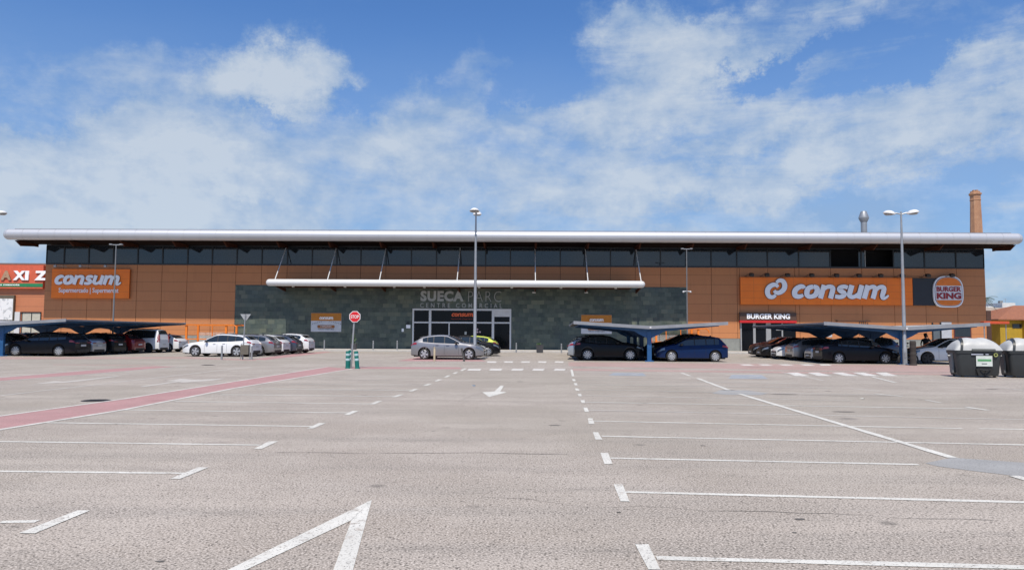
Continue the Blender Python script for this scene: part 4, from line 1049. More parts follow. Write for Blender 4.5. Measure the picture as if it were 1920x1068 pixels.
class Shell:
    def __init__(s, k):
        s.__dict__.update(KINDS[k]); s.k = k
        s.xr, s.xf = s.ro, s.ro + s.wb
        # smooth top outline by averaging a fine sampling of it
        s.tt = [(i * s.L / 160, sum(interp(s.top, min(s.L, max(0, i * s.L / 160 + d))) for d in (-.05, -.025, 0, .025, .05)) / 5) for i in range(161)]
    def zt(s, x): return interp(s.tt, x)
    def hw(s, x):
        w = s.W / 2
        if x < .55: w *= 1 - .13 * (1 - x / .55) ** 2.2
        d = s.L - x
        if d < .85: w *= 1 - .30 * (1 - d / .85) ** 2.4
        return w
    def zb(s, x):
        z = .20 + (.07 * max(0, 1 - x / .5)) + .04 * max(0, 1 - (s.L - x) / .5)
        for c in (s.xr, s.xf):
            ra = s.r + .055; d = abs(x - c)
            if d < ra: z = max(z, s.r + math.sqrt(ra * ra - d * d) - .01)
        return z
    def ring(s, x):
        hw, zt, zb = s.hw(x), s.zt(x), s.zb(x); be = min(interp(s.belt, x), zt - .07)
        z6 = zt - min(.055, (zt - be) * .6)
        y5 = hw * .945; y6 = y5 - (z6 - be) * .36
        return [(0, zb), (hw * .93, zb), (hw * .985, zb + .03), (hw, max(.47, zb + .055)), (hw * .995, max(.66, zb + .08)), (hw * .985, be - .07), (y5, be), (y5 * .4 + y6 * .6, be + (z6 - be) * .62), (y6, z6), (y6 * .82, zt - .014), (y6 * .4, zt - .002), (0, zt)]
    def y_at(s, x, z):
        r = s.ring(x)[1:9]
        for (y0, z0), (y1, z1) in zip(r, r[1:]):
            if z <= z1: return y0 + (y1 - y0) * max(0, (z - z0)) / max(1e-6, z1 - z0)
        return r[-1][0]
    def stations(s):
        xs = set([0, .04, .09, .16, .25, .36, s.L, s.L - .03, s.L - .08, s.L - .15, s.L - .25])
        x = .45
        while x < s.L - .3: xs.add(round(x, 3)); x += .12
        for c in (s.xr, s.xf):
            ra = s.r + .055
            for a in range(0, 181, 12): xs.add(round(c + ra * math.cos(R(a)), 4))
            xs.add(c + ra + .004); xs.add(c - ra - .004)
        return sorted(q for q in xs if 0 <= q <= s.L)
    def side_patch(s, mb, sd, xa, xb, za, zb_, off=.008, n=10, m=3):
        rows = []
        for i in range(n + 1):
            x = xa + (xb - xa) * i / n; z0 = za(x) if callable(za) else za; z1 = zb_(x) if callable(zb_) else zb_
            rows.append([(x, sd * (s.y_at(x, z0 + (z1 - z0) * j / m) + off), z0 + (z1 - z0) * j / m) for j in range(m + 1)])
        mb.grid(rows)
CACHE = {}
def car_meshes(kind):
    if kind in CACHE: return CACHE[kind]
    s = Shell(kind); out = []
    st = s.stations(); m = MB()
    rows = []
    for x in st:
        r = s.ring(x); full = [(x, y, z) for y, z in r] + [(x, -y, z) for y, z in reversed(r[1:-1])]
        rows.append(full + [full[0]])
    m.grid(rows)
    for idx in (0, -1): m.add(rows[idx][:-1], [tuple(range(len(rows[idx]) - 1))])
    out.append(('body', 'PAINT', m, 32))
    # dark lower edge and wheel arch rims
    for sd in (1, -1):
        mb = MB(); w_ = .115 if kind in ('suv',) else (.08 if kind == 'van' else .035)
        xs = st; rows = []
        for x in xs:
            if x < .02 or x > s.L - .02: continue
            z0 = s.zb(x) - .012; rows.append([(x, sd * (s.y_at(x, z0 + w_ * t_) + .009), z0 + w_ * t_) for t_ in (0, .5, 1)])
        mb.grid(rows); out.append(('sill_trim', M_black, mb, 40))
    # side glass
    for sd in (1, -1):
        g0, g1 = s.sgl; edges = [g0] + s.pill + [g1]
        for a, b in zip(edges, edges[1:]):
            mb = MB()
            lo = lambda x: s.ring(x)[6][1] + .015
            hi = lambda x: max(s.ring(x)[6][1] + .02, s.ring(x)[8][1] - .035)
            s.side_patch(mb, sd, a + .03, b - .03, lo, hi, .010, 10, 3); out.append(('side_window', M_cglass, mb, 50))
        for p in s.pill:      # black pillars between the panes
            mb = MB(); s.side_patch(mb, sd, p - .03, p + .03, lo, hi, .007, 1, 3); out.append(('window_pillar', M_black, mb, None))
        for p in (s.pill[-1], s.sgl[1] - .06, s.pill[-2] + .02):
            mb = MB(); s.side_patch(mb, sd, p - .005, p + .005, lambda x: max(.3, s.zb(x) + .04), lambda x: s.ring(x)[6][1] - .02, .006, 1, 5); out.append(('door_seam', M_rimd, mb, None))
        for p in (s.pill[-1] + .10, (s.pill[-2] + .12)):
            z = s.ring(p)[6][1] - .10; y = s.y_at(p, z)
            mb = MB(); mb.bbox(p, p + .18, min(sd * (y - .01), sd * (y + .035)), max(sd * (y - .01), sd * (y + .035)), z - .016, z + .016, .006); out.append(('door_handle', 'PAINT', mb, None))
        xm = s.sgl[1] - .22; zm = s.ring(xm)[6][1] + .05; ym = s.ring(xm)[6][0]
        mb = MB(); mb.ell((xm + .02, sd * (ym + .14), zm + .02), (.10, .11, .075), 10, 8); mb.cyl((xm + .02, sd * (ym - .03), zm - .02), (xm + .02, sd * (ym + .10), zm), .025, .03, 6)
        out.append(('mirror', 'MIRROR', mb, 60))
        mb = MB(); zf = s.zt(s.L - .35) - .03
        s.side_patch(mb, sd, s.L - .46, s.L - .05, lambda x: min(s.zt(x) - .20, .64 + (.12 if kind in ('suv', 'van') else 0) + .10 * (s.L - x)), lambda x: s.zt(x) - .085, .012, 8, 2); out.append(('headlight', M_head, mb, 60))
        zl = interp(s.belt, 0)
        tz0, tz1 = (zl - .22, zl - .04) if kind != 'van' else (zl - .35, zl + .32)
        mb = MB(); s.side_patch(mb, sd, .03, .34 if kind != 'van' else .14, lambda x: tz0 + .04 + x * .1, lambda x: min(tz1 + .0, s.zt(x) - .08), .012, 5, 2)
        y0, y1 = s.hw(0) * (.52 if kind != 'van' else .86), s.hw(0) * .985
        mb.bbox(-.022, .03, min(sd * y0, sd * y1), max(sd * y0, sd * y1), tz0, min(tz1, s.zt(.02) + (.3 if kind == 'van' else -.03)), .012); out.append(('tail_light', M_tail, mb, None))
    # windscreen and rear window follow the roof outline
    def topglass(xa, xb, n=9):
        mb = MB(); rows = []
        for i in range(n + 1):
            x = xa + (xb - xa) * i / n; r = s.ring(x); h = .02
            dz = (s.zt(min(s.L, x + h)) - s.zt(max(0, x - h))) / (2 * h); nx, nz = -dz, 1.0; l_ = math.hypot(nx, nz); nx /= l_; nz /= l_
            y6, z6 = r[8]; prof = [(-.955, z6 + .008), (-.82, r[9][1]), (-.4, r[10][1]), (0, r[11][1]), (.4, r[10][1]), (.82, r[9][1]), (.955, z6 + .008)]
            rows.append([(x + nx * .012, f * y6, z + nz * .012) for f, z in prof])
        mb.grid(rows); return mb
    out.append(('windscreen', M_cglass, topglass(s.roof[1] + .04, s.cowl - .02), 50))
    out.append(('rear_window', M_cglass, topglass(s.tailg[0] + .05, s.tailg[1] - .0 + .04, 6), 50))
    mb = MB(); mb.bbox(s.L - .02, s.L + .012, -.52, .52, .42, .53, .01); mb.bbox(s.L - .03, s.L + .010, -.50, .50, .25, .36, .01); out.append(('grille', M_black, mb, None))
    mb = MB(); mb.bbox(-.012, .03, -.62, .62, .235, .40, .012); out.append(('rear_bumper_insert', M_black, mb, None))
    mb = MB(); mb.box(-.028, -.013, -.26, .26, .60 if kind != 'suv' else .66, .71 if kind != 'suv' else .77); out.append(('number_plate', M_plate, mb, None))
    mb = MB(); mb.box(s.L + .013, s.L + .024, -.26, .26, .36, .45); out.append(('number_plate', M_plate, mb, None))
    mb = MB(); mb.box(.15, s.L - .2, -s.W * .40, s.W * .40, .17, .30); mb.box(s.xr + s.r + .1, s.xf - s.r - .1, -s.W * .44, s.W * .44, .17, .5); out.append(('underbody', M_rimd, mb, None))
    if kind in ('estate', 'suv', 'van'):
        for sd in (1, -1):
            mb = MB(); pts = []
            for i in range(9):
                x = s.roof[0] + .25 + (s.roof[1] - s.roof[0] - .5) * i / 8; r = s.ring(x); pts.append((x, sd * r[8][0] * .93, r[9][1] + (.035 if 0 < i < 8 else 0)))
            mb.tube(pts, .016, 6); out.append(('roof_rail', M_black, mb, 40))
    if kind in ('hatch', 'suv', 'mpv'):
        mb = MB(); x = s.tailg[1]; r = s.ring(x); mb.prism([(x - .20, s.zt(x) - .02), (x + .10, s.zt(x + .1) + .012), (x + .10, s.zt(x + .1) - .04)], -r[8][0] * .88, r[8][0] * .88, 'y'); out.append(('tail_spoiler', 'PAINT', mb, None))
    mb = MB(); x = s.roof[0] + .28; mb.prism([(x - .09, s.zt(x)), (x - .05, s.zt(x) + .07), (x + .08, s.zt(x) - .003)], -.02, .02); out.append(('aerial', 'MIRROR', mb, None))
    parts = []
    for nm, mt, mb, sm in out:
        if mt in ('PAINT', 'MIRROR'): o = mb.build(nm, M_black, None, sm)
        else: o = mb.build(nm, mt, None, sm)
        parts.append((nm, mt, o.data)); bpy.data.objects.remove(o)
    CACHE[kind] = (s, parts); return CACHE[kind]
WH = {}
def wheel_meshes(r, style):
    if (r, style) in WH: return WH[(r, style)]
    m = MB(); w = .105
    m.lathe([(r * .66, -w), (r * .93, -w), (r * .985, -w * .8), (r, -w * .4), (r, w * .4), (r * .985, w * .8), (r * .93, w), (r * .66, w)], 32, (0, 0, 0), 'y')
    m.lathe([(r * .67, w * .55), (.001, w * .5)], 24, (0, 0, 0), 'y')
    t_ = m.build('wheel', M_tyre, None, 40)
    m = MB(); y = w + .004
    m.lathe([(r * .62, y - .03), (r * .665, y), (r * .69, y - .004), (r * .69, y - .02)], 32, (0, 0, 0), 'y')
    m.lathe([(r * .15, y - .02), (r * .12, y + .004), (.001, y + .006)], 16, (0, 0, 0), 'y')
    ns = {'five': 5, 'ten': 9, 'seven': 7}[style]
    for k in range(ns):
        a = 2 * math.pi * k / ns; wd = .055 if ns == 5 else .032
        c_, s_ = math.cos(a), math.sin(a)
        pts = []
        for rr_, ww in ((r * .10, wd * .8), (r * .65, wd * 1.25)):
            for q in (-1, 1): pts.append((c_ * rr_ - s_ * ww * q, s_ * rr_ + c_ * ww * q))
        v = [(p[0], y - .025, p[1]) for p in pts] + [(p[0], y - .004, p[1]) for p in pts]
        m.add(v, [(0, 1, 3, 2), (4, 6, 7, 5), (0, 4, 5, 1), (2, 3, 7, 6), (0, 2, 6, 4), (1, 5, 7, 3)])
    ri = m.build('rim', M_rim2, None, 40)
    WH[(r, style)] = (t_.data, ri.data); bpy.data.objects.remove(t_); bpy.data.objects.remove(ri); return WH[(r, style)]
LOTYAW = R(-2.6)
def add_car(kind, colour, px, py, nose, label, group, scale=1.0, style='five', X=None, D=None, turn=0.0, mirror_black=True, roof=None, rimdark=False):
    """px = middle between the near wheels, py = where they touch the ground; or a place X, D in metres."""
    s, parts = car_meshes(kind)
    if X is None:
        g_ = G(px, py); X, D = g_.x, g_.y
    hw = s.W / 2 * scale
    rz = LOTYAW + (0 if nose > 0 else math.pi) + R(turn)
    e = empty('parked_car', Matrix.Translation((X + .05 * hw, D + hw, 0)) @ Matrix.Rotation(rz, 4, 'Z') @ Matrix.Scale(scale, 4))
    tag(e, label, 'car', group)
    mid = (s.xr + s.xf) / 2
    for nm, mt, me in parts:
        if mt == 'PAINT' or (mt == 'MIRROR' and not mirror_black):
            key = (me.name, colour)
            if key not in CACHE:
                c_ = me.copy(); c_.name = nm; c_.materials.clear(); c_.materials.append(PAINT[colour]); CACHE[key] = c_
            me = CACHE[key]
        o = link_mesh(nm, me, e); o.location = (-mid, 0, 0)
    if roof:
        m = MB(); rows = []
        for i in range(12):
            x = s.roof[0] + (s.roof[1] - s.roof[0]) * i / 11; r = s.ring(x); rows.append([(x - mid, f * r[8][0], z + .008) for f, z in ((-.99, r[8][1]), (-.82, r[9][1]), (0, r[11][1]), (.82, r[9][1]), (.99, r[8][1]))])
        m.grid(rows); m.build('roof_panel', PAINT[roof], e, 50)
    tm, rm = wheel_meshes(s.r, style)
    if rimdark:
        key = ('dark', rm.name)
        if key not in CACHE: CACHE[key] = rm.copy(); CACHE[key].materials.clear(); CACHE[key].materials.append(M_black)
        rm = CACHE[key]
    for xx in (s.xr, s.xf):
        for sd in (1, -1):
            o = link_mesh('wheel', tm, e); o.location = (xx - mid, sd * (s.W / 2 - .115), s.r); o.rotation_euler = (0, random.uniform(0, 6), 0 if sd > 0 else math.pi)
            link_mesh('rim', rm, o)
    return e
GL = 'cars under the carport at the left edge'; GW = 'cars parked in the open left of the entrance'; GC = 'cars parked in front of the entrance'; GM = 'cars under the middle carport'; GR = 'cars under the right carport'
add_car('estate', 'charcoal', 68, 667.5, -1, 'black estate car at the near end of the left carport beside its blue post', GL, 1.05, 'ten')
add_car('hatch', 'silver', 0, 0, -1, 'silver hatchback second in the left carport row, directly behind the black estate', GL, X=-30.0, D=51.6)
add_car('suv', 'black', 0, 0, -1, 'black car with red tail lights between the silver and the red hatchbacks', GL, X=-29.8, D=54.2, scale=.97)
add_car('hatch', 'red', 0, 0, -1, 'dark red hatchback in the shade beside the white van', GL, X=-29.75, D=56.8)
add_car('van', 'white', 0, 0, -1, 'white passenger van with dark windows under the far part of the left carport', GL, X=-29.1, D=59.2, style='five', rimdark=True)
add_car('hatch', 'white', 0, 0, -1, 'white hatchback at the far end of the left carport, just past the white van', GL, X=-28.75, D=62.0)
add_car('hatch', 'black', 0, 0, 1, 'black car nose on to the black estate, behind the blue carport post', GL, X=-35.0, D=53.6)
add_car('suv', 'charcoal', 0, 0, 1, 'dark car behind the black nose-on car at the very left of the photo', GL, X=-35.0, D=56.3, scale=.96)
add_car('estate', 'white', 404, 668.4, -1, 'white estate car, nearest of the open row, behind the grey bollards', GW, 1.02, 'five')
add_car('estate', 'grey', 0, 0, -1, 'grey car with a red tail light squeezed behind the nearest white estate', GW, X=-18.55, D=52.9, style='ten')
add_car('hatch', 'white', 0, 0, -1, 'white hatchback third in the open row, between the grey and the blue grey cars', GW, X=-18.45, D=55.4, style='five')
add_car('hatch', 'bluegrey', 0, 0, -1, 'blue grey car fourth in the open row, mostly hidden between two white cars', GW, X=-18.2, D=57.9, style='ten')
add_car('suv', 'white', 0, 0, -1, 'white small off-roader with black lower trim, farthest of the open row', GW, X=-17.95, D=60.6, style='five')
add_car('hatch', 'grey', 837, 674, 1, 'metallic grey hatchback facing right beside the tall lamp post', GC, 1.04, 'five')
add_car('hatch', 'white', 0, 0, 1, 'white car with a black roof just behind the metallic grey hatchback', GC, X=-3.85, D=49.7, roof='black', style='ten')
add_car('suv', 'black', 0, 0, 1, 'black car with bright multi-spoke wheels in front of the lime hatchback', GC, X=-2.9, D=55.6, style='ten', scale=.93)
add_car('hatch', 'yellow', 0, 0, -1, 'lime yellow hatchback in front of the entrance doors', GC, X=-3.2, D=58.6, style='five')
add_car('suv', 'black', 1141.5, 675.8, 1, 'black off-roader with bright spoked wheels at the near left end of the middle carport', GM, 1.0, 'ten')
add_car('hatch', 'silver', 0, 0, 1, 'silver car close behind the black off-roader under the middle carport', GM, X=5.75, D=48.9, scale=1.03)
add_car('suv', 'burgundy', 0, 0, 1, 'burgundy off-roader farthest on the left side of the middle carport', GM, X=5.9, D=51.5)
add_car('mpv', 'navy', 1300.5, 678.0, -1, 'navy blue tall hatchback at the near right end of the middle carport', GM, 1.0, 'ten')
add_car('suv', 'black', 0, 0, -1, 'tall black car hidden behind the navy hatchback', GM, X=10.75, D=48.6, scale=1.06)
add_car('estate', 'grey', 0, 0, -1, 'grey car farthest on the right side of the middle carport', GM, X=10.9, D=51.4)
add_car('saloon', 'charcoal', 1617.5, 681.8, 1, 'black saloon with silver wheel trims at the near end of the right carport', GR, 1.0, 'seven')
add_car('suv', 'silver', 0, 0, -1, 'silver off-roader facing out, its front just left of the black saloon', GR, X=20.15, D=46.4, scale=.97)
add_car('estate', 'grey', 0, 0, 1, 'grey estate with its red tail lights out, between silver and white cars', GR, X=20.15, D=49.0)
add_car('hatch', 'white', 0, 0, -1, 'white car wedged between the grey estate and the black hatchbacks', GR, X=19.9, D=51.6)
add_car('hatch', 'black', 0, 0, -1, 'black hatchback with a chrome-edged front facing the restaurant door', GR, X=19.7, D=54.2)
add_car('hatch', 'charcoal', 0, 0, -1, 'dark hatchback nose-out, second from the far end of the right carport', GR, X=19.9, D=56.8)
add_car('suv', 'burgundy', 0, 0, -1, 'dark red off-roader at the far end of the right carport', GR, X=20.7, D=59.5, scale=.97)
add_car('hatch', 'white', 1785, 682.8, -1, 'white car with dark roof and black wheels partly behind the grey waste container', GR, 1.02, 'five', roof='black', rimdark=True)
add_car('mpv', 'bluegrey', 0, 0, -1, 'blue grey car behind the right carport post', GR, X=24.6, D=53.2)

# ------------------------------------------------------------------ carports
def f_steelblue(t, b):
    co = t.new('ShaderNodeTexCoord').outputs['Object']; n = t.noise(co, 2, 6, .6)
    t.put(b.inputs['Base Color'], t.mix(t.ramp(n, .3, .75), (0.012, 0.075, 0.21), (0.022, 0.11, 0.28)))
M_bluep = material('blue_painted_steel', f_steelblue, rough=.45)
M_fascia = plain('pale_roof_fascia', (0.27, 0.285, 0.31), 0.5, metal=.2)
def carport(px, py, label, group='butterfly roof carports'):
    g_ = G(px, py); yaw = -math.atan((1042 - 960) / F)
    e = empty('carport', Matrix.Translation((g_.x, g_.y, 0)) @ Matrix.Rotation(yaw, 4, 'Z')); tag(e, label, 'carport', group)
    L_ = 15.6; hwid = 4.45; zc, zt_ = 2.02, 2.28
    step = [0, 4.15, 8.3, 13.2]
    for y in step:
        m = MB(); m.bbox(-.13, .13, y - .10, y + .10, .02, zc - .2, .015); m.bbox(-.26, .26, y - .2, y + .2, 0.0, .035, .01)
        for a in (-1, 1):
            for b in (-1, 1): m.cyl((a * .2, y + b * .14, .035), (a * .2, y + b * .14, .08), .02, n=6)
        m.build('post', M_bluep, e)
        m = MB()
        m.prism([(-hwid + .35, zt_ - .16), (-.9, zc - .22), (-.55, zc - .42), (-.13, zc - .62), (.13, zc - .62), (.55, zc - .42), (.9, zc - .22), (hwid - .35, zt_ - .16), (hwid - .35, zt_ - .10), (0, zc - .06), (-hwid + .35, zt_ - .10)], y - .06, y + .06, 'y')
        m.build('roof_beam', M_bluep, e)
    m = MB()
    for sd in (-1, 1):
        for q in (.22, .45, .68, .92):
            x = sd * hwid * q; z = zc + (zt_ - zc) * q - .09
            m.box(x - .04, x + .04, -.5, L_ - .5, z, z + .06)
    m.build('purlin', M_bluep, e)
    m = MB()
    for sd in (-1, 1):     # ribbed sheets
        n_ = 40; rows = []
        ys = []
        for k in range(n_ + 1):
            y = -.55 + L_ * k / n_; ys += [(y, 0), (y + L_ / n_ * .35, 0), (y + L_ / n_ * .42, .035), (y + L_ / n_ * .92, .035)] if k < n_ else [(y, 0)]
        top = [[(0, y, zc + .01 + h) for y, h in ys], [(sd * hwid, y, zt_ + .01 + h) for y, h in ys]]
        m.grid(top)
    m.build('roof_sheet', plain('carport_sheet', (0.34, 0.345, 0.35), 0.5, metal=.4), e)
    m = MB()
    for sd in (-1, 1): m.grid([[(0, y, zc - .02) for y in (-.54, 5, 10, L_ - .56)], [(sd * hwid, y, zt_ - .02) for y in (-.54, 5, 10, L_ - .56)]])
    m.build('roof_shade_sheet', plain('painted_roof_shade', (0.045, 0.047, 0.05), 0.7), e)  # added dark sheet: the shade below the roof is put into its colour
    m = MB()
    for y0, y1 in ((-.62, -.555), (L_ - .545, L_ - .48)):
        for sd in (-1, 1): m.prism([(sd * .004, zc - .10), (sd * (hwid + .06), zt_ - .09), (sd * (hwid + .06), zt_ + .10), (sd * .004, zc + .09)], y0, y1, 'y')
    for sd in (-1, 1):
        m.prism([(sd * (hwid + .001), zt_ - .03), (sd * (hwid + .055), zt_ - .03), (sd * (hwid + .055), zt_ + .06), (sd * (hwid + .001), zt_ + .06)], -.55, L_ - .55, 'y')
    m.build('fascia', M_fascia, e)
    m = MB(); m.box(-.05, .05, -.66, -.625, zc - .06, zc + .06); m.build('joint_cap', M_whitemetal, e)
    return e
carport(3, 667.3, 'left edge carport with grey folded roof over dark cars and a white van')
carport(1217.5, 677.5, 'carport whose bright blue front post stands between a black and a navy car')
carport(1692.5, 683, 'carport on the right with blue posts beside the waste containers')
# orange roof strip past the right carport
a = P(1845, 604, 62); b = P(1893, 604, 62)
oc = empty('orange_canopy', Matrix.Translation((a.x, 62, 0))); tag(oc, 'small flat canopy with a red orange edge past the right carport roof', 'canopy')
z0, z1 = P(1870, 607, 62).z, P(1870, 602, 62).z
m = MB(); m.bbox(0, b.x - a.x, 0, .5, z0, z1, .02); m.build('roof', plain('red_orange_paint', (0.55, 0.08, 0.025), 0.5), oc)
for x in (.15, b.x - a.x - .15):
    m = MB(); m.cyl((x, .25, 0), (x, .25, z0 + .02), .04); m.build('post', M_galv, oc)

# ------------------------------------------------------------------ trolley shelters
M_shel = plain('orange_steel', (0.80, 0.21, 0.02), 0.5)
def f_acr(t, b):
    b.inputs['Base Color'].default_value = (.72, .66, .6, 1)
M_acr = material('clear_panel', (0.75, 0.72, 0.68), rough=.15, alpha=.22)
def shelter(px0, px1, pyb, pyt, label):
    a = G(px0, pyb); b = G(px1, pyb); w = b.x - a.x; D = a.y; h = P(px0, pyt, D).z
    e = empty('trolley_shelter', Matrix.Translation((a.x, D, 0))); tag(e, label, 'trolley shelter', 'orange trolley shelters')
    dp = 2.6
    for x in (0, w - .75):
        for y in (0, dp):
            m = MB(); m.box(x, x + .17, y, y + .17, 0, h - .18); m.build('post', M_shel, e)
    for q in (.32, .62):
        m = MB(); m.box(w * q, w * q + .07, dp, dp + .07, 0, h - .2); m.build('back_post', M_shel, e)
    m = MB(); m.box(-.15, w, -.05, .05, h - .18, h - .06); m.box(-.15, w, dp + .02, dp + .12, h - .18, h - .06)
    for k in range(6): m.box(-.1 + k * w / 5.1, -.04 + k * w / 5.1, .055, dp + .015, h - .16, h - .08)
    m.tube([(w, 0, h - .12), (w + .22, 0, h - .25), (w + .3, 0, h - .5)], .05, 6)
    m.build('roof_frame', M_shel, e)
    m = MB(); m.grid([[(x_, y_, h + .05 * math.sin(math.pi * (y_ + .2) / (dp + .4))) for x_ in (-.15, w * .5, w + .1)] for y_ in (-.2, .6, 1.3, 2.0, dp + .2)]); m.build('roof_panel', M_acr, e)
    m = MB(); m.box(.16, w - .78, dp + .03, dp + .045, .5, 1.6); m.build('back_panel', M_acr, e)
    m = MB(); m.box(.14, w - .76, -.01, .03, .95, 1.03); m.box(.135, .18, .14, dp - .01, .95, 1.03); m.tube([(.3, .1, 1.03), (.3, .1, .4)], .02); m.build('rail', M_shel, e)
    return e
shelter(346, 446, 656, 606, 'orange steel trolley shelter with clear panels left of the slate wall, behind the white cars')
shelter(1229, 1318, 661, 613, 'orange steel trolley shelter behind the middle carport')

# ------------------------------------------------------------------ lamp posts
def lamp(px, py, pyt, label, along, group='tall twin lamp posts'):
    g_ = G(px, py); h = P(px, pyt, g_.y).z
    e = empty('lamp_post', Matrix.Translation((g_.x, g_.y, 0)) @ Matrix.Rotation(along, 4, 'Z')); tag(e, label, 'lamp post', group)
    m = MB(); m.lathe([(.125, .02), (.125, .9), (.105, .95), (.085, h * .55), (.05, h - .25), (.05, h), (.001, h)], 14); m.bbox(-.22, .22, -.22, .22, 0, .03, .01); m.build('pole', M_galv, e, 40)
    m = MB(); m.box(-.05, .05, -.146, -.135, .4, .7); m.build('hatch', M_galv, e)
    for sd in (-1, 1):
        m = MB(); m.tube([(0, 0, h - .15), (sd * .22, 0, h - .08), (sd * .40, 0, h - .06)], .04, 8); m.build('arm', M_galv, e, 40)
        m = MB(); b0 = len(m.v); m.ell((0, 0, 0), (.33, .28, .20), 20, 8, 0.0)
        m.lathe([(.001, -.0), (.32, 0)], 20); 
        tl = R(-9) * sd
        for i in range(b0, len(m.v)):
            x, y, z = m.v[i]; m.v[i] = (sd * .62 + x * math.cos(tl) + z * math.sin(-tl) * -1, y, h - .10 + z * math.cos(tl) - x * math.sin(tl))
        hd = m.build('lamp_head', plain('white_lamp_shell', (0.70, 0.70, 0.70), 0.35), e, 50)
        m = MB(); m.lathe([(.27, -.012), (.2, -.07), (.001, -.09)], 16, (sd * .62, 0, h - .10)); m.build('diffuser', plain('lamp_diffuser', (0.35, 0.36, 0.36), 0.2), hd, 50)
    return e
lamp(890, 673.5, 396, 'lamp post with its two heads one behind the other, beside the metallic grey hatchback', R(85))
lamp(1697, 683.5, 397, 'lamp post with two white domed heads spread sideways at the right carport', R(-14))
lamp(-27, 668, 398, 'lamp post just outside the left edge, one pale domed head reaching in', R(-8))
def thinpole(px, py, pyt, label, cross=True, mid=None):
    g_ = G(px, py); h = P(px, pyt, g_.y).z
    e = empty('lighting_mast', Matrix.Translation((g_.x, g_.y, 0))); tag(e, label, 'mast', 'thin masts in front of the facade')
    m = MB(); m.lathe([(.07, 0), (.055, h * .5), (.04, h)], 10); m.build('pole', plain('weathered_steel', (0.20, 0.205, 0.21), 0.6, metal=.4), e, 40)
    m = MB(); m.box(-.45, .45, -.04, .04, h - .02, h + .04); m.build('crossbar', M_galv, e)
    for sd in (-1, 1):
        m = MB(); m.bbox(sd * .38 - .12, sd * .38 + .12, -.14, .1, h + .0, h + .07, .02); m.build('lamp_head', M_galv, e)
    if mid:
        z = P(px, mid, g_.y).z; m = MB(); m.cyl((-.28, 0, z), (.28, 0, z), .035); m.ell((-.3, 0, z - .04), (.09, .09, .08)); m.ell((.3, 0, z - .04), (.09, .09, .08)); m.build('camera_bracket', M_whitemetal, e, 40)
    return e
thinpole(210, 661, 459, 'thin grey mast with a small crossbar in front of the square orange sign')
thinpole(1289, 663, 467, 'thin grey mast with a white camera bracket at the right edge of the slate wall', mid=546)

# ------------------------------------------------------------------ traffic signs
g_ = G(658, 690.3)
e = empty('stop_sign', Matrix.Translation(g_)); tag(e, 'red octagonal stop sign on a slightly leaning grey post between green marker posts', 'traffic sign')
tp = P(665.5, 593.5, g_.y) - g_; rad = 11.2 / F * g_.y
m = MB(); m.cyl((0, 0, 0), (tp.x - .02, .06, tp.z + rad * .9), .04, n=10); m.build('post', M_galv, e, 40)
def octa(r): return [(tp.x + r * math.cos(R(22.5 + 45 * i)), tp.z + r * math.sin(R(22.5 + 45 * i))) for i in range(8)]
m = MB(); m.prism(octa(rad), -.03, 0.0); m.build('rim', plain('sign_white', (0.74, 0.74, 0.74), 0.5), e)
m = MB(); m.prism(octa(rad * .89), -.036, -.031); m.build('face', plain('stop_red', (0.62, 0.012, 0.02), 0.45), e)
text_obj('letters', 'STOP', tp.x - rad * .68, tp.z - rad * .28, rad * 1.36, rad * .56, plain('sign_white', (0.74, 0.74, 0.74), 0.5), e, -.04, .006, .02)
g_ = G(454.8, 673.6)
e = empty('give_way_sign', Matrix.Translation(g_)); tag(e, 'grey back of a downward pointing triangular sign on a leaning post', 'traffic sign')
m = MB(); tp = P(460, 588.5, g_.y) - g_; m.cyl((0, 0, 0), (tp.x, 0, tp.z), .035, n=10); m.build('post', M_galv, e, 40)
k_ = g_.y / F
m = MB(); m.prism([(tp.x - 10 * k_, tp.z), (tp.x + 10 * k_, tp.z), (tp.x + .4 * k_, tp.z - 14 * k_), (tp.x - .4 * k_, tp.z - 14 * k_)], .04, .06); m.build('plate', plain('sign_back', (0.40, 0.41, 0.42), 0.5, metal=.3), e)
m = MB(); m.box(tp.x - .05, tp.x + .05, -.04, .039, tp.z - .35, tp.z - .31); m.box(tp.x - .05, tp.x + .05, -.04, .039, tp.z - .12, tp.z - .08); m.build('clamp', M_galv, e)
# green flexible markers
M_teal = plain('teal_plastic', (0.0, 0.14, 0.115), 0.5); M_band = plain('pale_band', (0.42, 0.58, 0.60), 0.5)
for i, (px, py, lean) in enumerate([(651.8, 690.5, 0), (655.8, 688.8, .03), (670, 690.6, -.09)]):
    g_ = G(px, py); e = empty('marker_post', Matrix.Translation(g_) @ Matrix.Rotation(lean, 4, 'Y'))
    tag(e, ['green marker post with pale bands, in front on the left of the stop sign', 'green marker post half hidden right behind the left one', 'green marker post tilting slightly, right of the stop sign post'][i], 'marker post', 'green marker posts round the stop sign')
    h = (690.5 - 657.5) / F * g_.y * .98
    m = MB(); m.lathe([(.115, 0), (.115, .03), (.095, .05), (.095, h - .03), (.085, h), (.001, h + .01)], 18); m.build('body', M_teal, e, 40)
    for z in (.52, .80):
        m = MB(); m.lathe([(.097, h * z - .05), (.098, h * z - .045), (.098, h * z + .045), (.097, h * z + .05)], 18); m.build('band', M_band, e, 40)
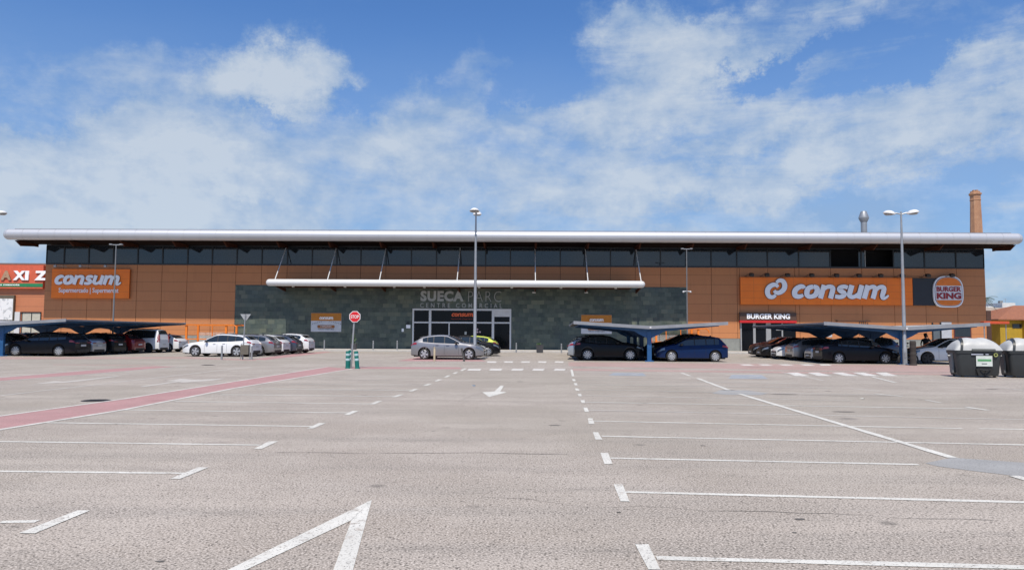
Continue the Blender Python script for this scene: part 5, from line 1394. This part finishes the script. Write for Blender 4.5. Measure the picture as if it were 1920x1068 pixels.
# steel bollards
bo = [(415.6, 674, 647, 'steel bollard in front of the nearest white estate, left of the litter bin', .055), (471.5, 674, 648, 'steel bollard close to the right side of the litter bin', .055),
      (607.8, 657.5, 640, 'thin steel bollard below the left opening banner', .06), (699.5, 658, 641, 'thin steel bollard right of the stop sign on the pavement', .06), (744.5, 658.3, 641, 'thin steel bollard on the pavement left of the grey hatchback', .06),
      (968, 661, 642.5, 'thin steel bollard right of the entrance doors', .06), (1052.6, 661.5, 644, 'thin steel bollard left of the middle carport', .06)]
for px, py, pt, lab, r in bo:
    g_ = (Vector((P(px, py, 68.6).x, 68.6, .14)) if py < 659.5 else G(px, py)); h = (py - pt) / F * g_.y
    m = MB(); m.lathe([(r, 0), (r, h * .82), (r * .8, h * .83), (r * .8, h * .87), (r, h * .88), (r, h - .02), (r * .7, h), (.001, h)], 14)
    tag(m.build('bollard', M_galv, mx=Matrix.Translation(g_), smooth=40), lab, 'bollard', 'steel bollards')
g_ = G(814.5, 676.5); m = MB(); h = 26 / F * g_.y; m.lathe([(.06, 0), (.06, h * .85), (.05, h * .87), (.06, h * .9), (.055, h), (.001, h)], 12)
tag(m.build('bollard', plain('cream_bollard', (0.46, 0.38, 0.26), 0.7), mx=Matrix.Translation(g_), smooth=40), 'cream coloured bollard in front of the metallic grey hatchback', 'bollard')
g_ = G(870.5, 677); m = MB(); h = 24 / F * g_.y; m.cyl((0, 0, 0), (-.16, 0, h), .055, .055, 12); m.cyl((-.16, 0, h), (-.165, 0, h + .02), .045, .02, 12)
tag(m.build('bollard', plain('dark_bollard', (0.08, 0.075, 0.07), 0.6), mx=Matrix.Translation(g_), smooth=40), 'dark leaning bollard at the front wheel of the metallic grey hatchback', 'bollard')
# litter bin
g_ = G(459.5, 673.8); e = empty('litter_bin', Matrix.Translation(g_)); tag(e, 'brownish grey slatted litter bin hanging between two legs', 'litter bin')
for sd in (-1, 1):
    m = MB(); m.tube([(sd * .30, 0, 0), (sd * .25, 0, .12), (sd * .25, 0, .92)], .022, 8); m.build('leg', M_galv, e, 40)
m = MB(); m.prism([(-.23, .30), (.23, .30), (.235, .86), (-.235, .86)], -.17, .17); 
for k in range(9): m.box(-.21 + k * .052, -.185 + k * .052, -.182, -.171, .31, .85)
m.build('basket', plain('bin_brown', (0.16, 0.145, 0.12), 0.7), e)
m = MB(); m.tube([(-.25, 0, .92), (0, 0, .98), (.25, 0, .92)], .02); m.build('handle', M_galv, e)
# planters
def planter(px, py, pt, wpx, label, plant):
    g_ = (Vector((P(px, py, 69.4).x, 69.4, .14)) if py < 659.5 else G(px, py)); w = wpx / F * g_.y / 2; h = (py - pt) / F * g_.y
    e = empty('planter', Matrix.Translation(g_)); tag(e, label, 'planter', 'planters on the pavement')
    m = MB(); m.lathe([(w * 1.15, 0), (w * 1.41, h), (w * 1.25, h), (w * 1.2, h - .06), (.001, h - .08)], 4, a0=R(45), a1=R(405)); m.build('pot', plain('dark_pot', (0.055, 0.055, 0.06), 0.6), e)
    m = MB(); rn = random.Random(int(px)); 
    for k in range(60 if plant > .4 else 40):
        a_ = rn.uniform(0, 6.28); r_ = rn.uniform(0, w * .8); z_ = h - .05 + rn.uniform(.0, plant); c_ = Vector((r_ * math.cos(a_), r_ * math.sin(a_), z_)); d_ = Vector((rn.uniform(-1, 1), rn.uniform(-1, 1), rn.uniform(.1, 1.2))).normalized() * .16
        s_ = d_.orthogonal().normalized() * .045; m.add([c_, c_ + d_ * .5 + s_, c_ + d_, c_ + d_ * .5 - s_], [(0, 1, 2, 3)])
    m.tube([(0, 0, h - .1), (.03, 0, h + plant * .8)], .015, 5); m.build('plant', plain('planter_leaf', (0.06, 0.11, 0.04), 0.6), e)
planter(663, 652.5, 641, 11, 'square dark planter with a green plant behind the stop sign post', .75)
planter(1012, 661, 646.5, 14, 'wide square dark planter with low greenery right of the entrance', .12)
# red stools
for i, px in enumerate((1358.5, 1374.5)):
    g_ = G(px, 658); e = empty('red_chair', Matrix.Translation(g_) @ Matrix.Rotation(R([20, -15][i]), 4, 'Z')); tag(e, ['red plastic chair on thin legs, nearer the middle carport', 'red plastic chair on thin legs, nearer the restaurant door'][i], 'chair', 'red chairs outside the restaurant')
    for a in (-.2, .2):
        for b in (-.2, .2):
            m = MB(); m.cyl((a * 1.15, b * 1.15, 0), (a * .9, b * .9, .46), .016, n=6); m.build('leg', M_galv, e)
    mr = plain('red_plastic', (0.55, 0.02, 0.02), 0.4)
    m = MB(); m.bbox(-.23, .23, -.22, .22, .46, .50, .015); m.build('seat', mr, e)
    m = MB(); m.bbox(-.22, .22, .19, .23, .56, .90, .015); m.box(-.2, -.16, .19, .22, .49, .57); m.box(.16, .2, .19, .22, .49, .57); m.build('backrest', mr, e)
# dark stub beside the right lamp post
g_ = G(1712.5, 684.8); h = 46 / F * g_.y
e = empty('wrapped_post', Matrix.Translation(g_)); tag(e, 'thick dark rough post standing between the lamp post and the white car', 'post')
m = MB(); rn = random.Random(5); prof = []
for k in range(12): prof.append((.15 + rn.uniform(-.012, .02) + (.04 if k == 0 else 0), h * k / 11))
prof.append((.001, h)); m.lathe(prof, 12); m.build('trunk', plain('rough_dark_bark', (0.045, 0.038, 0.034), 0.9), e)
# ------------------------------------------------------------------ waste containers
M_bin = plain('dark_grey_plastic', (0.030, 0.034, 0.036), 0.45); M_lid = plain('pale_lid_plastic', (0.46, 0.465, 0.455), 0.5)
def container(px, py, label, sticker):
    g_ = G(px, py); k_ = g_.y / F
    e = empty('waste_container', Matrix.Translation((g_.x, g_.y, 0)) @ Matrix.Rotation(R(-11), 4, 'Z')); tag(e, label, 'waste container', 'large waste containers')
    w, d, h = 1.66, 1.15, 1.04
    m = MB(); rows = []
    for z, sx, sy in ((.06, .86, .84), (.12, .885, .87), (.5, .93, .93), (h - .12, .975, .98), (h - .11, 1.015, 1.02), (h, 1.02, 1.03)):
        r = []
        X_, Y_, c_ = w / 2 * sx, d / 2 * sy, .16
        for cx_, cy_, a0 in ((1, 1, 0), (-1, 1, 90), (-1, -1, 180), (1, -1, 270)):
            for k in range(5):
                a = R(a0 + 22.5 * k); r.append((cx_ * (X_ - c_) + c_ * math.cos(a), d / 2 + cy_ * (Y_ - c_) + c_ * math.sin(a), z))
        rows.append(r + [r[0]])
    m.grid(rows); m.add(rows[0][:-1], [tuple(range(20))]); m.add(rows[-1][:-1], [tuple(range(20))]); m.build('tub', M_bin, e, 35)
    # domed lid in three humps
    m = MB(); rows = []
    for i in range(25):
        t_ = -1 + 2 * i / 24; x = t_ * w / 2 * 1.04; s_ = (1 - abs(t_) ** 4.2) ** .62 * (1 - .035 * (1 + math.cos(t_ * 9.0))) if abs(t_) < 1 else 0
        rows.append([(x * (1 - .05 * math.sin(math.pi * j / 12)), d / 2 - math.cos(math.pi * j / 12) * d / 2 * 1.04 * (.93 + .07 * s_), h + .004 + math.sin(math.pi * j / 12) ** .7 * .50 * s_ + (.0 if j not in (0, 12) else 0)) for j in range(13)])
    m.grid(rows); m.build('lid', M_lid, e, 50)
    for tx in (-.62,):
        m = MB(); rows = []
        for i in range(3):
            t_ = tx + (i - 1) * .055; x = t_ * w / 2 * 1.04; s_ = (1 - abs(t_) ** 4.2) ** .62
            rows.append([((x * (1 - .05 * math.sin(math.pi * j / 12)) - .10 * (1 - j / 6)) , d / 2 - math.cos(math.pi * j / 12) * d / 2 * 1.06 * (.93 + .07 * s_), h + .016 + math.sin(math.pi * j / 12) ** .7 * .51 * s_) for j in range(13)])
        m.grid(rows); m.build('lid_strap', M_bin, e, 50)
    m = MB(); m.bbox(-.28, .56, -.07, -.0, h - .03, h + .07, .02); m.build('front_flap', plain('flap_grey', (0.10, 0.105, 0.10), 0.5), e)
    m = MB(); m.prism([(-.06, .08), (.38, .08), (.46, .32), (.38, .37), (-.06, .37), (-.14, .32)], -.03, .06); m.build('pedal_recess', plain('recess_dark', (0.015, 0.015, 0.014), 0.7), e)
    m = MB(); m.tube([(-.02, -.06, .32), (.10, -.12, .29), (.22, -.12, .29), (.36, -.06, .32)], .018, 6); m.tube([(.16, -.1, .29), (.16, -.08, .1)], .016, 6); m.build('pedal', M_frame, e)
    for sd in (-1, 1):
        m = MB(); m.bbox(sd * (w / 2 - .03) - .04, sd * (w / 2 - .03) + .04, d * .35, d * .62, .15, h - .06, .02); m.build('lifting_bracket', plain('bracket_grey', (0.16, 0.165, 0.165), 0.5), e)
        m = MB(); m.cyl((sd * (w / 2), d * .5, h - .22), (sd * (w / 2 + .12), d * .5, h - .22), .035); m.build('trunnion', M_galv, e)
        for q in (.12, d - .14):
            m = MB(); m.lathe([(.06, -.03), (.07, -.02), (.07, .02), (.06, .03)], 12, (sd * w * .34, q + .05, .07), 'x'); m.build('foot', M_black, e)
    if sticker:
        m = MB(); m.box(-.13, .44, -.02, .0, .44, .84); st_ = m.build('label_sheet', plain('label_white', (0.60, 0.64, 0.60), 0.5), e)
        m = MB(); m.box(-.08, .40, -.024, -.021, .63, .715); m.build('green_bar', plain('label_green', (0.10, 0.32, 0.13), 0.5), st_)
        m = MB(); m.box(.06, .25, -.024, -.021, .52, .555); m.build('print', plain('label_grey', (0.14, 0.14, 0.15), 0.5), st_)
        m = MB(); m.box(-.30, .12, -.036, -.014, .875, .915); m.box(.20, .31, -.036, -.014, .88, .915); m.build('small_sticker', plain('lavender_label', (0.42, 0.44, 0.52), 0.5), e)
        m = MB(); b0 = len(m.v); m.lathe([(.04, -.04), (.075, -.045), (.075, -.02), (.04, -.02)], 18, (.56, 0, .88), 'y'); m.build('round_sticker', plain('olive_sticker', (0.30, 0.33, 0.10), 0.5), e)
    return e
container(1838, 707.6, 'waste container with pale domed lid and a white and green label in front', True)
container(1937, 708.4, 'waste container with pale lid cut off by the right edge, without a label', False)

# ------------------------------------------------------------------ person behind the white car
def person():
    D = 49.8; c = P(1735.5, 640, D); 
    sk = [(0, 0, .93), (0, 0, 1.12), (0, 0, 1.36), (0, -.01, 1.47), (0, -.02, 1.55),
          (-.19, 0, 1.38), (-.33, -.08, 1.20), (-.20, -.16, 1.42), (-.12, -.14, 1.54),
          (.19, 0, 1.38), (.27, .02, 1.12), (.25, -.12, .92), (.25, -.17, .84),
          (-.10, 0, .88), (-.12, -.02, .48), (-.12, .02, .09), (-.12, -.13, .03),
          (.10, 0, .88), (.12, .02, .48), (.12, .04, .09), (.12, -.11, .03)]
    ed = [(0, 1), (1, 2), (2, 3), (3, 4), (2, 5), (5, 6), (6, 7), (7, 8), (2, 9), (9, 10), (10, 11), (11, 12), (0, 13), (13, 14), (14, 15), (15, 16), (0, 17), (17, 18), (18, 19), (19, 20)]
    rad = [.16, .15, .15, .06, .055, .07, .05, .038, .03, .07, .05, .038, .03, .09, .065, .045, .04, .09, .065, .045, .04]
    me = bpy.data.meshes.new('person'); me.from_pydata([Vector(p) for p in sk], ed, [])
    o = bpy.data.objects.new('person', me); C.objects.link(o)
    sm = o.modifiers.new('skin', 'SKIN'); 
    for i, v in enumerate(me.skin_vertices[0].data): v.radius = (rad[i], rad[i] * .8); v.use_root = (i == 0)
    ss = o.modifiers.new('sub', 'SUBSURF'); ss.levels = 2; ss.render_levels = 2
    bpy.context.view_layer.update()
    m2 = bpy.data.meshes.new_from_object(o.evaluated_get(bpy.context.evaluated_depsgraph_get()))
    bpy.data.objects.remove(o)
    # head joined into the same body mesh, face towards -y
    mb = MB(); mb.v = [tuple(v.co) for v in m2.vertices]; mb.f = [tuple(p.vertices) for p in m2.polygons]; mb.mi = [0] * len(mb.f)
    mb.cur = 1; mb.ell((0, -.03, 1.665), (.078, .098, .118), 14, 12); mb.ell((0, -.13, 1.655), (.014, .02, .02), 6, 4)
    mb.ell((-.078, -.02, 1.66), (.012, .02, .03), 6, 4); mb.ell((.078, -.02, 1.66), (.012, .02, .03), 6, 4)
    for hx, hy, hz in ((-.115, -.145, 1.60), (.25, -.18, .80)):
        mb.ell((hx, hy, hz), (.035, .018, .05), 8, 6)
        for k in range(4): mb.cyl((hx - .025 + .017 * k, hy, hz + .03 * (1 if hx < 0 else -1)), (hx - .026 + .018 * k, hy - .01, hz + (.095 - .008 * abs(k - 1)) * (1 if hx < 0 else -1)), .008, .006, 6)
        mb.cyl((hx + .03, hy, hz - .01), (hx + .055, hy - .015, hz + .035), .009, .007, 6)
    M_sk = plain('skin', (0.42, 0.24, 0.17), 0.6); M_sh = plain('black_shirt', (0.012, 0.012, 0.014), 0.8); M_tr = plain('dark_trousers', (0.03, 0.035, 0.05), 0.8)
    for i, f in enumerate(mb.f):
        if i >= len(m2.polygons): break
        cx_ = sum((mb.v[j][0] for j in f)) / len(f); cz_ = sum((mb.v[j][2] for j in f)) / len(f); cy_ = sum((mb.v[j][1] for j in f)) / len(f)
        mb.mi[i] = 2 if cz_ < .90 and abs(cx_) < .22 else (1 if (cz_ > 1.46 or (cx_ > .2 and cz_ < 1.08) or (cx_ < -.1 and cy_ < -.09)) else 0)
    p = mb.build('person', [M_sh, M_sk, M_tr], None, 60, Matrix.Translation((c.x, D, 0)) @ Matrix.Rotation(R(150), 4, 'Z'))
    tag(p, 'person in a black shirt raising one hand to the head behind the white car', 'person')
    m = MB(); m.ell((0, .0, 1.70), (.098, .115, .115), 14, 10); m.ell((0, .055, 1.63), (.09, .07, .12), 12, 8)
    for k in range(26):
        a_ = k * 2.4; m.ell((.075 * math.cos(a_), .02 + .085 * math.sin(a_), 1.72 + .05 * math.sin(k * 1.7)), (.035, .035, .035), 6, 5)
    h_ = m.build('hair', plain('dark_hair', (0.02, 0.014, 0.01), 0.8), p, 60)
person()
# small litter on the asphalt
for (px, py, lab, col, nm) in [(888, 724.5, 'small crumpled blue wrapper on the asphalt beside the middle arrow', (0.15, 0.32, 0.5), 'wrapper'), (1871, 709.5, 'small white paper scrap at the foot of the waste container', (0.75, 0.75, 0.72), 'paper_scrap'), (1617, 748.5, 'tiny white paper scrap among the faded bays on the right', (0.7, 0.7, 0.66), 'paper_scrap')]:
    g_ = G(px, py); m = MB(); rn = random.Random(px); pts = [(rn.uniform(-.08, .08), rn.uniform(-.06, .06), rn.uniform(.005, .06)) for _ in range(9)]
    m.add(pts, [(0, 1, 2), (2, 3, 4), (4, 5, 0), (0, 2, 6), (3, 7, 8), (1, 5, 7), (6, 8, 4)])
    tag(m.build(nm, plain(nm + str(px), col, .7), mx=Matrix.Translation(g_)), lab, 'litter')

# scooter behind the dark post
g_ = G(1703, 683.2)
e = empty('motor_scooter', Matrix.Translation((g_.x + .25, g_.y + .5, 0)) @ Matrix.Rotation(R(28), 4, 'Z')); tag(e, 'dark motor scooter parked behind the thick dark post', 'scooter')
for x in (-.62, .62):
    m = MB(); m.lathe([(.13, -.05), (.24, -.055), (.27, -.02), (.27, .02), (.24, .055), (.13, .05)], 20, (0, 0, 0), 'y'); w_ = m.build('wheel', M_tyre, e, 40); w_.location = (x, 0, .27)
    m = MB(); m.lathe([(.001, -.04), (.13, -.04), (.13, .04), (.001, .04)], 16, (0, 0, 0), 'y'); m.build('rim', M_rim2, w_)
m = MB(); m.ell((.30, 0, .62), (.46, .17, .20), 14, 8); m.ell((-.42, 0, .66), (.16, .20, .30), 12, 8); m.prism([(-.45, .28), (.35, .28), (.35, .40), (-.45, .38)], -.15, .15); m.ell((-.60, 0, .52), (.20, .08, .10), 10, 6)
m.build('body', PAINT['black'], e, 50)
m = MB(); m.ell((.22, 0, .80), (.40, .15, .08), 12, 6); m.build('seat', M_black, e, 50)
m = MB(); m.tube([(-.62, 0, .30), (-.46, 0, .98)], .035, 8); m.build('fork', M_galv, e)
m = MB(); m.tube([(-.38, -.33, 1.02), (-.46, 0, 1.0), (-.38, .33, 1.02)], .02, 6); m.build('handlebar', M_black, e)
for sd in (-1, 1):
    m = MB(); m.tube([(-.42, sd * .24, 1.02), (-.45, sd * .30, 1.16)], .008, 5); m.ell((-.45, sd * .32, 1.20), (.02, .07, .045), 8, 6); m.build('mirror', M_black, e)
m = MB(); m.ell((-.57, 0, .86), (.05, .09, .07), 10, 6); m.build('headlight', M_head, e, 50)
